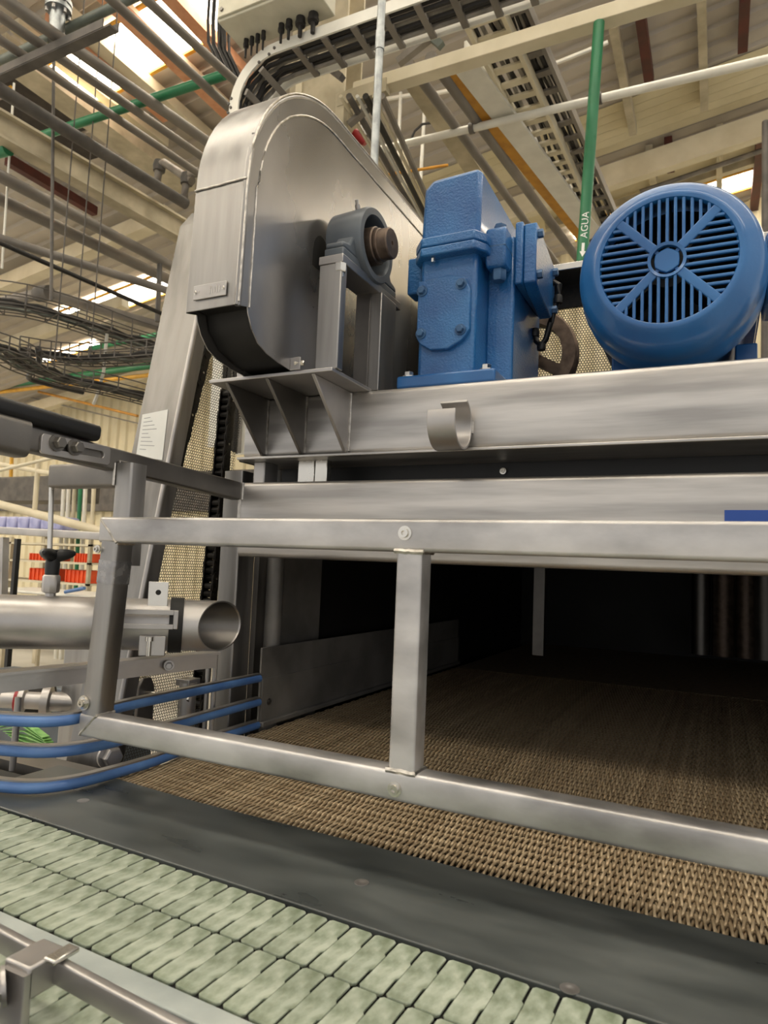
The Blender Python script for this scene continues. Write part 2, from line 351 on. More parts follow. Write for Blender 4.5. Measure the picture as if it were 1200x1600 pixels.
# flat conveyor bar, cable bundle and elbowed pipe at mid left
zpipe('grey_bar', (-15, 368), (258, 453), 3.9, 13, 'pipe_grey', 'flat grey support bar above the black cable bundle', 'bar', 'mid-left bars', ext=.3)
zpipe('cable_bundle', (-15, 373), (250, 489), 3.7, 7, 'cable', 'black cable bundle sloping down under the grey support bar', 'cable', 'mid-left bars', ext=.2)
pts = [PZ(-15, 476, 3.9), PZ(66, 459, 3.9), PZ(74, 459, 3.9), PZ(250, 510, 3.9)]
t = thing('elbow_pipe', 'grey pipe with a dark elbow in front of the left skylights', 'pipe', pts[0])
part('pipe_run', MB().tube(pts, .05, 14), 'pipe_grey', t); part('elbow', MB().lathe(pts[1]-V((.06, 0, 0)), (1, 0, 0), [(.07, 0), (.075, .08), (.065, .16)], 14), 'pipe_dark', t)
# pipes along the far wall
def wallpipe(p, q, Y, wpx, m, lab, grp):
    a, c = PY(*p, Y), PY(*q, Y); r = wpx/2*((a+c)/2-EYE).dot(_F)/FPX
    single('wall_pipe', MB().tube([a, c], r, 12), m, lab, 'pipe', grp)
wallpipe((-20, 606), (260, 568), 10.5, 10, 'green_pipe', 'thick green pipe along the cream wall, under the cable baskets', 'wall pipes')
wallpipe((-20, 583), (45, 574), 10.6, 6, 'green_pipe', 'thin green pipe stub at the left above the thick green pipe', 'wall pipes')
wallpipe((-20, 615), (260, 583), 10.5, 6, 'yellow_paint', 'yellow gas pipe along the cream wall', 'wall pipes')
wallpipe((60, 612), (215, 650), 10.8, 4, 'ochre_band', 'thin ochre conduit sloping on the cream wall', 'wall pipes')
wallpipe((10, 612), (230, 665), 11.2, 2, 'pipe_grey', 'thin grey wire sloping on the cream wall', 'wall pipes')
wallpipe((140, 545), (260, 520), 9.5, 8, 'green_pipe', 'green pipe seen through the wire basket beside the steel cover', 'wall pipes')

# ---- wire cable baskets on the left
def basket(path, w, h, m, lab, ncross, nwire=4, cables=3):
    t = thing('cable_basket', lab, 'cable tray', path[0], 'wire cable baskets')
    P = [V(p) for p in path]; fr = []
    for i, p in enumerate(P):
        d = P[min(i+1, len(P)-1)]-P[max(i-1, 0)]; fr.append(frame_of(d))
    offs = [(-w/2, h), (-w/2, h*.5), (-w/2, 0)]+[(-w/2+w*(k+1)/nwire, 0) for k in range(nwire-1)]+[(w/2, 0), (w/2, h*.5), (w/2, h)]
    for a, b in offs: part('long_wire', MB().tube([p+f[1]*a+V((0, 0, b)) for p, f in zip(P, fr)], .0055, 5), m, t)
    for i in (len(P)//2,): part('hanger', MB().tube([P[i], V((P[i].x, P[i].y, roof_z(P[i].x)))], .005, 6), m, t)
    tot = len(P)-1
    for k in range(ncross):
        s = k/(ncross-1)*tot; i = min(int(s), tot-1); fr_ = s-i; p = P[i].lerp(P[i+1], fr_); sd = fr[i][1].lerp(fr[i+1][1], fr_)
        part('cross_wire', MB().tube([p+sd*a+V((0, 0, b)) for a, b in ((-w/2, h), (-w/2, 0), (w/2, 0), (w/2, h))], .005, 5), m, t)
    for k in range(cables):
        o = (k-(cables-1)/2)*w/cables*.7
        pts = [p+f[1]*(o+random.uniform(-.02, .02))+V((0, 0, .025+random.uniform(0, .02))) for p, f in zip(P, fr)]
        c = single('cable', MB().tube(pts, .016, 7), 'cable' if k % 3 else 'green_dark', ['dark green cable first in the ', 'black cable second in the ', 'black cable third in the ', 'dark green cable fourth in the ', 'black cable last in the '][k] + lab, 'cable', 'cables in the baskets')
    return t
def curve(px, Z, n=5):
    P = [PZ(x, y, Z) for x, y in px]; out = []
    for i in range(len(P)-1):
        p0 = P[max(i-1, 0)]; p1 = P[i]; p2 = P[i+1]; p3 = P[min(i+2, len(P)-1)]
        for k in range(n):
            u = k/n; out.append(.5*((2*p1)+(p2-p0)*u+(2*p0-5*p1+4*p2-p3)*u*u+(3*p1-p0-3*p2+p3)*u**3))
    return out+[P[-1]]
basket(curve([(-40, 478), (40, 487), (120, 508), (190, 532), (260, 552)], 3.35), .3, .16, 'pipe_dark', 'upper wire basket curving down to the steel cover', 9)
basket(curve([(-30, 545), (15, 560), (45, 578), (110, 600), (170, 612), (260, 635)], 2.85), .3, .1, 'pipe_dark', 'lower wire basket with tangled black cables', 11, 4, 5)
basket(curve([(30, 555), (100, 565), (170, 566), (260, 560)], 3.05), .22, .12, 'pipe_dark', 'middle wire basket running straight to the steel cover', 13, 3, 3)
cp = curve([(60, 545), (60, 570), (45, 590), (75, 600), (130, 613)], 2.95)
single('cable_coil', MB().tube(cp, .022, 8), 'cable', 'black cable looping out of the lower wire basket', 'cable')
single('cable', MB().tube([PY(x_, y_, PZ(166, 524, 3.35).y) for x_, y_ in ((167, 522), (162, 580), (153, 615), (146, 632))], .014, 7), 'white_paint', 'white cable hanging below the wire baskets', 'cable')

# ================================================================== OVERHEAD, CENTRE AND RIGHT
# control cabinet
t = thing('control_cabinet', 'grey control cabinet hung at the top with cable glands below', 'cabinet', (-2.4, 3.1, 4.774))
part('cabinet_body', MB().box((-2.732, 3.0, 4.774), (-2.05, 3.245, 5.6)), 'box_cream', t, .006)
part('cabinet_door', MB().box((-2.725, 2.985, 4.79), (-2.057, 3.0, 5.59)), 'box_cream', t, .004)
part('lock', MB().lathe((-2.69, 2.985, 4.83), (0, -1, 0), [(.012, 0), (.012, .01)], 10), 'steel_dark', t)
for x, y, r in ((385, 62, .016), (394, 58, .014), (403, 54, .014), (412, 49, .014), (440, 38, .018), (452, 32, .02), (470, 28, .028), (490, 22, .03)):
    p = PZ(x, y, 4.774); part('cable_gland', MB().lathe(p, (0, 0, -1), [(r, 0), (r, .03), (r*1.15, .03), (r*1.1, .05), (r*.5, .055), (r*.45, .12)], 12), 'cable', t)
# curved ladder cable tray
def traypath(off=0., x1=2.5, z0=2.2):
    r = .3-off; cx, cz = -2.735+.3, 4.665-.3
    return [(cx-r, z0), (cx-r, cz)] + [(cx-r*math.cos(math.radians(a)), cz+r*math.sin(math.radians(a))) for a in range(10, 90, 10)] + [(cx, cz+r), (-1.7, cz+r), (x1, cz+r)]
t = thing('cable_tray', 'white steel ladder cable tray bending over behind the steel chain cover', 'cable tray', (-2.735, 3.2, 2.2))
for Y in (3.2, 3.47): part('side_rail', MB().sweep([(a, Y, b) for a, b in traypath()], rrect(.07, .012, 0), up=(0, 1, 0)), 'white_paint', t)
for i, (a, b, dx, dz) in enumerate([(-2.7, 4.1, 0, 1), (-2.7, 4.28, 0, 1), (-2.66, 4.45, .4, .8), (-2.55, 4.57, .75, .6)] + [(-2.3+.2*k, 4.64, 1, 0) for k in range(24)]):
    u = V((dx, 0, dz)).normalized()*.02
    part('rung', MB().prism([V((a, 3.206, b))-u, V((a, 3.206, b))+u, V((a, 3.464, b))+u, V((a, 3.464, b))-u], V((dz, 0, -dx)).normalized()*.018), 'pipe_grey', t)
for k in range(7):
    r = part('joint_bolt', MB().lathe((-2.772+.018*(k % 2)+(.11 if k > 3 else 0)*k*.5, 3.194, 4.33+.03*(k % 4)+(.27 if k > 3 else 0)), (0, -1, 0), [(.009, 0), (.009, .008)], 8), 'pipe_dark', t)
for k in range(10):
    Y = 3.225+.023*k; o = -.012+.016*(k % 3)
    single('tray_cable', MB().tube([(a, Y+.006*math.sin(i*2.+k), b) for i, (a, b) in enumerate(traypath(.006+o))], .009+.003*(k % 3), 7), 'cable' if k % 4 else 'cable_grey', 'power cable %s in the curved ladder tray' % ['first from the front', 'second from the front', 'third from the front', 'fourth from the front', 'fifth from the front', 'sixth from the front', 'fifth from the rear', 'third from the rear', 'second from the rear', 'nearest the rear rail'][k], 'cable', 'cables in the curved tray')
for k, (x, wd) in enumerate(((325, .012), (333, .016), (343, .02), (350, .016), (357, .012))):
    a = PY(x, 28+k*4, 3.7); single('drop_cable', MB().tube([a+V((0, 0, .7)), a, a+V((.02, 0, -.2)), a+V((.12, .05, -.42))], wd, 7), 'cable', 'black cable dropping left of the control cabinet, number %s from the left' % ['one', 'two', 'three', 'four', 'five'][k], 'cable', 'drop cables')
# cream cross beam with braces
t = thing('cross_beam', 'long cream steel cross beam above the gearbox', 'beam', (-1., 4, 4.93))
part('beam_box', MB().box((-2.35, 4.0, 4.878), (3.5, 4.1, 4.972)), 'cream_paint', t, .005)
part('brace', MB().bar(PY(622, 98, 4.05), PY(692, 42, 4.05), .05, .05), 'pipe_grey', t)
part('brace', MB().bar(PY(655, 40, 4.05), PY(690, 72, 4.05), .04, .05), 'green_dark', t)
a = PY(530, 160, 4.02); c = PY(606, 135, 4.02)
part('lower_rail', MB().bar(a, c, .06, .1), 'cream_old', t)
part('hanger_post', MB().bar(PY(535, 150, 4.03), PY(533, 215, 4.03), .07, .07), 'cream_old', t)
part('diagonal_plate', MB().bar(PY(545, 195, 4.05), PY(588, 158, 4.05), .05, .03), 'pipe_grey', t)
# column behind
a, c = PY(455, 100, 4.35), PY(540, 100, 4.35)
t = thing('column', 'stained cream building column behind the steel chain cover', 'column', (a.x, 4.4, 0))
part('column_flange', MB().box((a.x, 4.35, 0), (c.x, 4.37, 6.4)), 'cream_old', t)
part('column_web', MB().box(((a.x+c.x)/2-.02, 4.37, 0), ((a.x+c.x)/2+.02, 4.6, 6.4)), 'cream_old', t)
part('column_flange', MB().box((a.x, 4.6, 0), (c.x, 4.62, 6.4)), 'cream_old', t)
part('stiffener', MB().box((a.x+.07, 4.33, 4.2), (a.x+.13, 4.35, 6.0)), 'cream_paint', t)
part('stain', MB().prism([(c.x-.16, 4.345, 4.75), (c.x-.1, 4.345, 4.78), (c.x-.02, 4.345, 4.72), (c.x-.06, 4.345, 4.6), (c.x-.14, 4.345, 4.52)], (0, .003, 0)), 'roof_dark', t)
single('tray_strut', MB().bar(PY(478, 78, 3.75), PY(535, 122, 3.75), .05, .04), 'pipe_dark', 'dark strut angled under the curved cable tray', 'strut')
# galvanised conduit pole
t = thing('conduit_pole', 'upright galvanised conduit pole behind the steel chain cover', 'pole', (-1.399, 2.6, 2.0))
part('conduit', MB().tube([(-1.4, 2.6, 2.0), (-1.392, 2.6, 4.9)], .0185, 16), 'galvanised', t)
part('coupling', MB().tube([(-1.3945, 2.6, 3.88), (-1.394, 2.6, 3.97)], .0215, 16), 'galvanised', t)
# green water pipe with lettering
pa, pb = PY(936, 36, 4.), PY(905, 470, 4.); rr = .0335
t = thing('water_pipe', 'green vertical water pipe lettered AGUA with a white arrow', 'pipe', pb)
part('pipe_run', MB().tube([pb, pa], rr, 20), 'green_pipe', t)
ax = (pa-pb).normalized(); tocam = (EYE-PY(912, 370, 4.)); tocam = (tocam-ax*tocam.dot(ax)).normalized(); side = ax.cross(tocam).normalized()   # text runs upwards
def wrapped(verts, faces, base, name):
    import bmesh as _b
    me = bpy.data.meshes.new(name); me.from_pydata([(u, v, 0) for u, v in verts], [], faces); bm = _b.new(); bm.from_mesh(me)
    for _ in range(2): _b.ops.subdivide_edges(bm, edges=bm.edges[:], cuts=1, use_grid_fill=True)
    mb = MB(); P = []
    for v in bm.verts:
        th = v.co.y/rr; P.append(base + ax*v.co.x + (tocam*math.cos(th) - side*math.sin(th))*-1*(-1)*(rr*1.03))
    bm.verts.index_update(); mb.add(P, [[v.index for v in f.verts] for f in bm.faces]); bm.free(); return part(name, mb, 'white_ink', t)
fc = bpy.data.curves.new('agua', 'FONT'); fc.body = 'AGUA'; fc.size = .058; fc.align_x = 'LEFT'; fc.resolution_u = 3
fo = bpy.data.objects.new('agua', fc); COL.objects.link(fo); bpy.context.view_layer.update()
fm = fo.evaluated_get(bpy.context.evaluated_depsgraph_get()).to_mesh()
fv = [(v.co.x, v.co.y-.02) for v in fm.vertices]; ff = [tuple(p.vertices) for p in fm.polygons]
bpy.data.objects.remove(fo)
def on_pipe(y): return pb + ax*((PY(912, y, 4.)-pb).dot(ax))
wrapped(fv, ff, on_pipe(376), 'lettering')
wrapped([(0, 0), (.035, -.018), (.035, -.008), (.085, -.008), (.085, .008), (.035, .008), (.035, .018)], [(0, 1, 6), (2, 3, 4, 5)], on_pipe(405), 'arrow')
# runs going back over the right half
Z2 = 5.3
zpipe('ceiling_pipe', (640, 100), (868, 410), Z2, 12, 'pipe_grey', 'grey pipe running back behind the gearbox, leftmost of the pair', grp='rear ceiling runs', ext=.1)
zpipe('ceiling_pipe', (672, 88), (908, 412), Z2, 14, 'pipe_grey', 'grey pipe running back beside the ochre striped beam', grp='rear ceiling runs', ext=.1)
p, q = PZ(726, 100, Z2), PZ(912, 345, Z2); q = q+(q-p)*.15; t = thing('runway_beam', 'white runway beam with an ochre stripe running back', 'beam', p)
d, sd, u = frame_of(q-p)
part('flange', MB().bar(p, q, .19, .03), 'white_paint', t); part('stripe_band', MB().bar(p-sd*.145, q-sd*.145, .1, .02), 'ochre_band', t); part('web', MB().bar(p+V((0, 0, .1)), q+V((0, 0, .1)), .02, .17), 'white_paint', t)
p, q = PZ(640, 118, Z2+.1), PZ(745, 275, Z2+.1); single('cream_runner', MB().bar(p, q, .16, .03), 'cream_old', 'cream channel with a rust streak running back left of the grey pipes', 'channel')
def ladder(p, q, Z, w, lab, nr, m='white_paint', cab=0):
    a, b = PZ(*p, Z), PZ(*q, Z); a, b = a-(b-a)*.25, b+(b-a)*.3; d, sd, u = frame_of(b-a); nr = int(nr*1.5)
    t = thing('ladder_tray', lab, 'cable tray', a, 'rear ladder trays')
    for s in (-1, 1): part('side_rail', MB().bar(a+sd*s*w/2, b+sd*s*w/2, .03, .09), m, t)
    for k in range(nr): c = a.lerp(b, (k+.5)/nr); part('rung', MB().bar(c-sd*w/2, c+sd*w/2, .06, .02), m, t)
    for k in range(cab):
        o = (k-(cab-1)/2)*w*.9/cab
        part('cable', MB().tube([a.lerp(b, i/14)+sd*(o+random.uniform(-.02, .02))+V((0, 0, .03)) for i in range(15)], .017, 6), ['cable', 'cable_grey', 'cable'][k % 3], t)
ladder((782, 78), (938, 400), Z2+.05, .26, 'ladder cable tray with looped cables left of the green water pipe', 22, 'cream_paint', 5)
ladder((822, 66), (965, 380), Z2+.1, .22, 'dark crowded cable tray just behind the green water pipe', 16, 'pipe_grey', 7)
a, c = PY(585, 236, 5.2), PY(1225, 87, 5.2); c = c+(c-a)*.8
t = thing('cross_pipe', 'long pale pipe crossing behind the green water pipe', 'pipe', a)
part('pipe_run', MB().tube([a, c], .032, 14), 'white_paint', t)
for k in (.16, .34): q = a.lerp(c, k); part('clamp', MB().tube([q-V((.02, 0, 0)), q+V((.02, 0, 0))], .045, 14), 'pipe_dark', t)
def thin(pts, Y, r, m, lab, grp): single('thin_pipe', MB().tube([PY(x, y, Y) for x, y in pts], r, 8), m, lab, 'pipe', grp)
thin([(590, 157), (646, 148)], 6.5, .022, 'white_paint', 'thin white sprinkler pipe left of the rust streaked channel', 'thin white pipes')
thin([(680, 146), (715, 139)], 6.5, .022, 'white_paint', 'thin white sprinkler pipe between the two grey ceiling pipes', 'thin white pipes')
thin([(626, 145), (622, 250)], 6.5, .02, 'white_paint', 'thin white drop pipe right of the conduit pole', 'thin white pipes')
thin([(663, 175), (657, 285)], 6.5, .02, 'white_paint', 'thin white drop pipe left of the blue gearbox top', 'thin white pipes')
thin([(845, 108), (950, 66)], 6.5, .02, 'white_paint', 'thin white pipe under the roof behind the green water pipe', 'thin white pipes')
thin([(634, 222), (632, 310)], 5.9, .035, 'cream_old', 'short cream post under the long pale pipe', 'thin white pipes')
thin([(600, 274), (700, 258)], 6.1, .015, 'ochre_band', 'thin ochre rod under the long pale pipe', 'thin white pipes')
thin([(636, 232), (648, 205), (660, 194), (690, 190)], 6.2, .012, 'cable', 'loose black cable on the long pale pipe', 'thin white pipes')
for i in range(6):
    zpipe('rear_conduit', (532+13*i, 150), (648+7*i, 345), 4.75, 5+(i % 2)*4, ['cream_paint', 'pipe_dark', 'white_paint', 'cable', 'cream_paint', 'pipe_grey'][i], 'conduit running back behind the chain cover, %s from the left' % ['first', 'second', 'third', 'fourth', 'fifth', 'sixth'][i], 'conduit', 'conduits behind the chain cover', n=8)
a = PY(562, 214, 4.6); t = thing('red_valve', 'small dark red valve among the conduits behind the chain cover', 'valve', a)
part('valve_body', MB().lathe(a, (.6, .3, -.6), [(.03, -.06), (.05, 0), (.03, .07)], 14), 'red_paint', t); part('hand_wheel', MB().lathe(a+V((.05, 0, .03)), (.6, -.5, .3), [(.06, 0), (.06, .02), (.02, .02)], 16), 'pipe_grey', t)
a, c = PY(628, 242, 9.), PY(722, 222, 9.); single('red_girder', MB().bar(a, c, .15, .25), 'red_oxide', 'dark red girder end left of the grey ceiling pipes', 'girder')
b = MB(); p = PY(812, 335, 11.85); b.box((p.x-.1, 11.85, p.z-.12), (p.x+.12, 11.9, p.z+.1)); struct('window_6', b, 'skylight', 'small lit window high in the far wall', cat='window')

# ================================================================== THE TUNNEL MACHINE
ZB = .997                       # belt level
t = TUN = thing('tunnel_machine', 'stainless steel tunnel machine body with wide dark outlet and heavy beams', 'machine', (-1.28, 1.66, 0))
part('upper_beam', MB().bar((-1.25, 1.69, 1.9085), (1.3, 1.69, 1.9085), .18, .173, bev=.014), 'steel_x', t)
part('beam_flange', MB().box((-1.262, 1.582, 1.815), (1.3, 1.78, 1.823)), 'steel_x', t, .002)
part('lower_beam', MB().bar((-1.252, 1.66, 1.643), (1.3, 1.66, 1.643), .12, .216, bev=.012), 'steel_x', t)
part('corner_post', MB().bar((-1.4, 1.79, 0), (-1.4, 1.79, 1.81), .074, .09, up=(0, 1, 0), bev=.006), 'steel_z', t)
part('post_flange', MB().bar((-1.352, 1.86, .2), (-1.352, 1.86, 1.9), .02, .06, up=(0, 1, 0)), 'steel_dark', t)
part('beam_spacer', MB().box((-1.235, 1.63, 1.75), (-1.195, 1.7, 1.816)), 'steel', t, .004)
part('beam_spacer', MB().box((-1.085, 1.64, 1.75), (-1.03, 1.66, 1.816)), 'steel_bright', t, .002)
part('beam_spacer', MB().box((-1.025, 1.635, 1.75), (-.985, 1.66, 1.816)), 'steel_bright', t, .002)
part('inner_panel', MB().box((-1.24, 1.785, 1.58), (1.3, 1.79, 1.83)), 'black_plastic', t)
for x, y in ((800, 715), (786, 736)): screw(t, PY(x, y, 1.778), (0, -1, 0), .006)
part('mounting_plate', MB().box((-1.228, 1.405, 1.993), (-.846, 1.62, 2.003)), 'steel', t, .002)
part('mounting_plate', MB().box((-1.235, 1.6, 1.993), (-.95, 2.2, 2.003)), 'steel', t, .002)
for x in (-1.176, -1.045, -.905):
    part('gusset', MB().prism([(x-.005, 1.412, 1.993), (x-.005, 1.601, 1.993), (x-.005, 1.601, 1.824), (x-.005, 1.588, 1.824)], (.01, 0, 0)), 'steel_dark' if x < -1 else 'steel', t, .002)
    part('weld_bead', MB().tube([(x+.006, 1.599, 1.99), (x+.006, 1.599, 1.83)], .004, 6), 'weld', t)
part('weld_bead', MB().tube([(-1.255, 1.6, 1.535+.2), (-1.255, 1.6, 1.6)], .005, 6), 'weld', t)
b = MB()
hk = [(1.53+.064*math.cos(math.radians(a)), 1.874+.066*math.sin(math.radians(a))) for a in range(160, 431, 15)]
ro = [(y0, z0) for y0, z0 in hk]; ri = [(1.53+.057*math.cos(math.radians(a)), 1.874+.059*math.sin(math.radians(a))) for a in range(430, 159, -15)]
b.prism([(-.617, yy, zz) for yy, zz in ro+ri], (.07, 0, 0))
part('cable_hook', b, 'steel', t, .0015, 'curled steel strip hook welded to the upper beam', ang=50)
part('weld_bead', MB().tube([(-.549, 1.594, 1.89), (-.549, 1.594, 1.86)], .006, 6), 'weld', t)
a, c = PY(1132, 797, 1.598), PY(1260, 797, 1.598)
part('blue_sticker', MB().box((a.x, 1.597, 1.6), (c.x, 1.6, a.z)), 'label_blue', t, label='blue sticker on the lower beam')
# inside walls, coloured near black to deepen the tunnel's shade
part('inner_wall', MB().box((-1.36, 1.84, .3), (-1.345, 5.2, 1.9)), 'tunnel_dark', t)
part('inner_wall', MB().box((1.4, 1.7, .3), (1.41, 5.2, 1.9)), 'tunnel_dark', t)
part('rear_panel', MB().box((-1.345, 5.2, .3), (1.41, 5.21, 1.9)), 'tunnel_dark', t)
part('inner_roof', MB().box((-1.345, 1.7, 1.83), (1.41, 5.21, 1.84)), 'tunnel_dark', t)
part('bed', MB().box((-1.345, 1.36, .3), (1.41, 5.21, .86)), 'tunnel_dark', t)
part('wall_lining', MB().tube([(-1.325, 1.9, .95), (-1.325, 1.9, 1.83)], .03, 14), 'steel_dull', t)
part('wall_lining', MB().box((-1.345, 1.93, .95), (-1.325, 2.2, 1.83)), 'steel_dull', t, .003)
a = PY(845, 890, 3.2); part('inner_post', MB().bar((a.x, 3.2, ZB+.15), (a.x, 3.2, 1.83), .05, .05, up=(0, 1, 0)), 'steel_dark', t)
for x, y, m, r in ((1095, 930, 'steel_dark', .05), (1130, 928, 'shaft_brown', .06), (1165, 932, 'shaft_brown', .05), (1195, 935, 'steel_dark', .06)):
    a = PY(x, y, 4.4); part('rear_lit_pipe', MB().tube([(a.x, 4.4, ZB+.1), (a.x, 4.4, 1.83)], r, 12), m, t)  # brown colour stands in for the copper-lit patch deep in the tunnel
# ---- side guide plate beside the belt
t = thing('guide_plate', 'grey steel side plate standing on the brown wire belt inside the outlet', 'plate', (-1.279, 1.79, ZB))
part('plate', MB().box((-1.285, 1.785, ZB+.012), (-1.279, 3.6, ZB+.256)), 'steel_dull', t, .001)
part('lower_plate', MB().box((-1.279, 1.792, ZB+.012), (-1.275, 3.6, ZB+.16)), 'steel_dull', t, .001)
part('foot_rib', MB().box((-1.279, 1.787, ZB+.014), (-1.262, 3.6, ZB+.03)), 'steel_dull', t, .003)
screw(t, (-1.275, 1.83, ZB+.085), (1, 0, 0), .007, m='steel_dark')

# ---- brown wire link belt
t = thing('wire_belt', 'brown bronze coloured woven wire belt coming out of the tunnel', 'conveyor belt', (-1.27, 1.21, ZB))
PX_, PY_ = .01205, .0325
def spiral(hand):
    b = MB(); n = 12; seg = 160; pts = []; r = .0027
    for i in range(seg*n+1):
        a = 2*math.pi*i/n; ca, sa = math.cos(a), math.sin(a)
        yy = .0215*math.copysign(abs(ca)**.8, ca); zz = .0046*math.copysign(abs(sa)**.6, sa)
        pts.append((PX_*i/n, yy*hand, zz))
    return b.tube(pts, r, 5)
sm = [spiral(1).mesh('spiral_wire', 'bronze_wire', ang=80), spiral(-1).mesh('spiral_wire', 'bronze_wire', ang=80)]
rod = MB().tube([(0, 0, 0), (PX_*160, 0, 0)], .0022, 6).mesh('cross_rod', 'bronze_wire')
for k in range(72):
    Y = 1.212+PY_*k
    inst('spiral_wire', sm[k % 2], t, Matrix.Translation((-1.272+(PX_/2 if k % 2 else 0)+.04*(Y-1.2)*0, Y, ZB-.004)))
    inst('cross_rod', rod, t, Matrix.Translation((-1.272, Y+PY_/2, ZB-.004)))
part('belt_underside', MB().box((-1.27, 1.21, ZB-.022), (.62, 5.2, ZB-.014)), 'black_rubber', t)
part('belt_far', MB().box((-1.27, 1.212+PY_*72, ZB-.01), (.62, 5.2, ZB)), 'bronze_wire', t)
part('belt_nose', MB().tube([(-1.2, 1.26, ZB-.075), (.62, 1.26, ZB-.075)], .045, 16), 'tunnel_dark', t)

# ---- black transfer plate
t = thing('transfer_plate', 'scuffed black plastic transfer plate between wire belt and green chains', 'plate', (-.5, 1.06, ZB))
q = [(-1.46, .966), (.5, .894), (.5, 1.172), (-1.0, 1.198), (-1.272, 1.218), (-1.46, 1.218)]
part('plate', MB().prism([(x, y, ZB-.008) for x, y in q], (0, 0, .012)), 'black_plate', t, .002)
for x, y in ((130, 1251), (565, 1379), (890, 1545)):
    p = PZ(x, y, ZB+.004); part('screw', MB().lathe(p, (0, 0, 1), [(.0125, 0), (.0125, .0006), (.0055, .0006), (.004, .0001)], 16), 'steel', t)
single('conveyor_bed', MB().box((-1.9, .3, ZB-.16), (.8, 1.19, ZB-.03)), 'black_rubber', 'dark conveyor bed under the green chains and black plate', 'conveyor bed')

# ---- green flat-top chains
LP, LW = .0381, .1172
def link_mesh():
    g = .0019; x0, x1 = g, LP-g; w = LW/2; c = .004; k = .017
    P = [(x0+c, -w), (x1-c, -w), (x1, -w+c), (x1, -k-.004), (x1+.0036, -k), (x1+.0036, k*.2), (x1+.003, k*.3), (x1+.0036, k*.4), (x1+.0036, k), (x1, k+.004), (x1, w-c), (x1-c, w), (x0+c, w), (x0, w-c), (x0, k+.004), (x0+.0004, k), (x0+.0004, -k), (x0, -k-.004), (x0, -w+c), (x0+c, -w)][:-1]
    b = MB(); n = len(P); s = .0012
    cx = LP/2
    top = [((x-cx)*.975+cx, y*.99, 0) for x, y in P]
    b.rings([[((x-cx)*.93+cx, y, -.0042) for x, y in P], [(x, y, -s) for x, y in P], top]); return b
lm = [link_mesh().mesh('chain_link', m, ang=25) for m in ('link_green', 'link_green2')]
ANG = math.radians(-2.1)
chain_lab = ['green plastic flat-top chain next to the black plate', 'green plastic flat-top chain next to the steel guide rail', 'green plastic flat-top chain in front of the guide rail, bottom left']
for ci, (yc, ph) in enumerate(((.8735, .2), (.7535, 0.), (.585, .45))):
    # yc: centre line at X=-.64
    t = thing('flat_top_chain', chain_lab[ci], 'conveyor chain', (-.64, yc, ZB), 'green flat-top chains')
    for k in range(-24, 24):
        M = Matrix.Translation((-.64, yc, ZB)) @ Matrix.Rotation(ANG, 4, 'Z') @ Matrix.Translation(((k+ph)*LP, 0, random.uniform(-.0004, .0002)))
        inst('chain_link', lm[random.random() > .6], t, M)
    d = V((math.cos(ANG), math.sin(ANG), 0)); c = V((-.64, yc, ZB-.0098))
    part('track', MB().bar(c-d*1., c+d*1., LW*.97, .01), 'black_rubber', t)  # black and set close below the links, giving the slits their dark
# wear strip beside them
d = V((math.cos(ANG), math.sin(ANG), 0)); nrm = V((-d.y, d.x, 0))
def along(y, z, s): return V((-.64, y, z)) + d*s
single('wear_strip', MB().bar(along(.674, ZB-.006, -1), along(.674, ZB-.006, 1), .034, .012), 'wear_strip', 'pale grey wear strip along the green chains', 'strip', bevel=.002)
# foreground guide rail with its clamp post
ra, rb_ = V((-.794, .593, 1.06)), V((-.481, .567, 1.06)); rd = (rb_-ra).normalized()
t = thing('guide_rail', 'blurred stainless guide rail with clamp post at the bottom left corner', 'guide rail', (-.68, .57, ZB))
part('rail_bar', MB().bar(ra-rd*.6-V((0, 0, .0135)), rb_+rd*.5-V((0, 0, .0135)), .012, .027, bev=.003), 'steel', t)
part('lower_bar', MB().bar(ra-rd*.6-V((0, .02, .075)), rb_-rd*.29-V((0, .02, .075)), .012, .02, bev=.003), 'steel', t)
c = PZ(62, 1490, 1.062)
part('clamp_block', MB().box((c.x-.02, c.y-.03, 1.03), (c.x+.022, c.y+.02, 1.066)), 'steel', t, .003)
part('clamp_lip', MB().box((c.x+.018, c.y-.01, 1.062), (c.x+.036, c.y+.025, 1.068)), 'steel_bright', t, .002)
part('post', MB().bar((c.x+.004, c.y-.03, .85), (c.x+.004, c.y-.03, 1.06), .036, .012, up=(0, 1, 0), bev=.002), 'steel', t)
p = V((c.x-.004, c.y-.037, 1.045)); bolt(t, p, (-.55, -.8, -.12), .014, .02)
part('clamp_rod', MB().tube([p, p+V((-.55, -.8, -.12))*.16], .0085, 12), 'steel_bright', t)

# ================================================================== FRONT FRAME
t = thing('outlet_frame', 'welded stainless square tube frame in front of the tunnel outlet', 'frame', (-1.22, 1.1, 1.128))
YF = 1.08
part('top_rail', MB().bar((-1.227, YF+.025, 1.5775), (.9, YF+.025, 1.5775), .05, .057, bev=.007), 'steel_mottled', t)
part('bottom_rail', MB().bar((-1.244, YF+.025, 1.153), (.9, YF+.025, 1.153), .05, .05, bev=.007), 'steel_mottled', t)
part('side_post', MB().bar((-1.2195, YF+.0255, 1.176), (-1.197, YF+.0255, 1.552), .049, .05, up=(0, 1, 0), bev=.006), 'steel_z', t)
part('middle_post', MB().bar((-.479, YF+.026, 1.176), (-.479, YF+.026, 1.552), .048, .048, up=(0, 1, 0), bev=.006), 'steel_mottled', t)
def bead(a, b, r=.004):
    n = 8; pts = [V(a).lerp(V(b), i/n)+V((random.uniform(-1, 1), 0, random.uniform(-1, 1)))*.0008 for i in range(n+1)]
    part('weld_bead', MB().tube(pts, r, 6), 'weld', t)
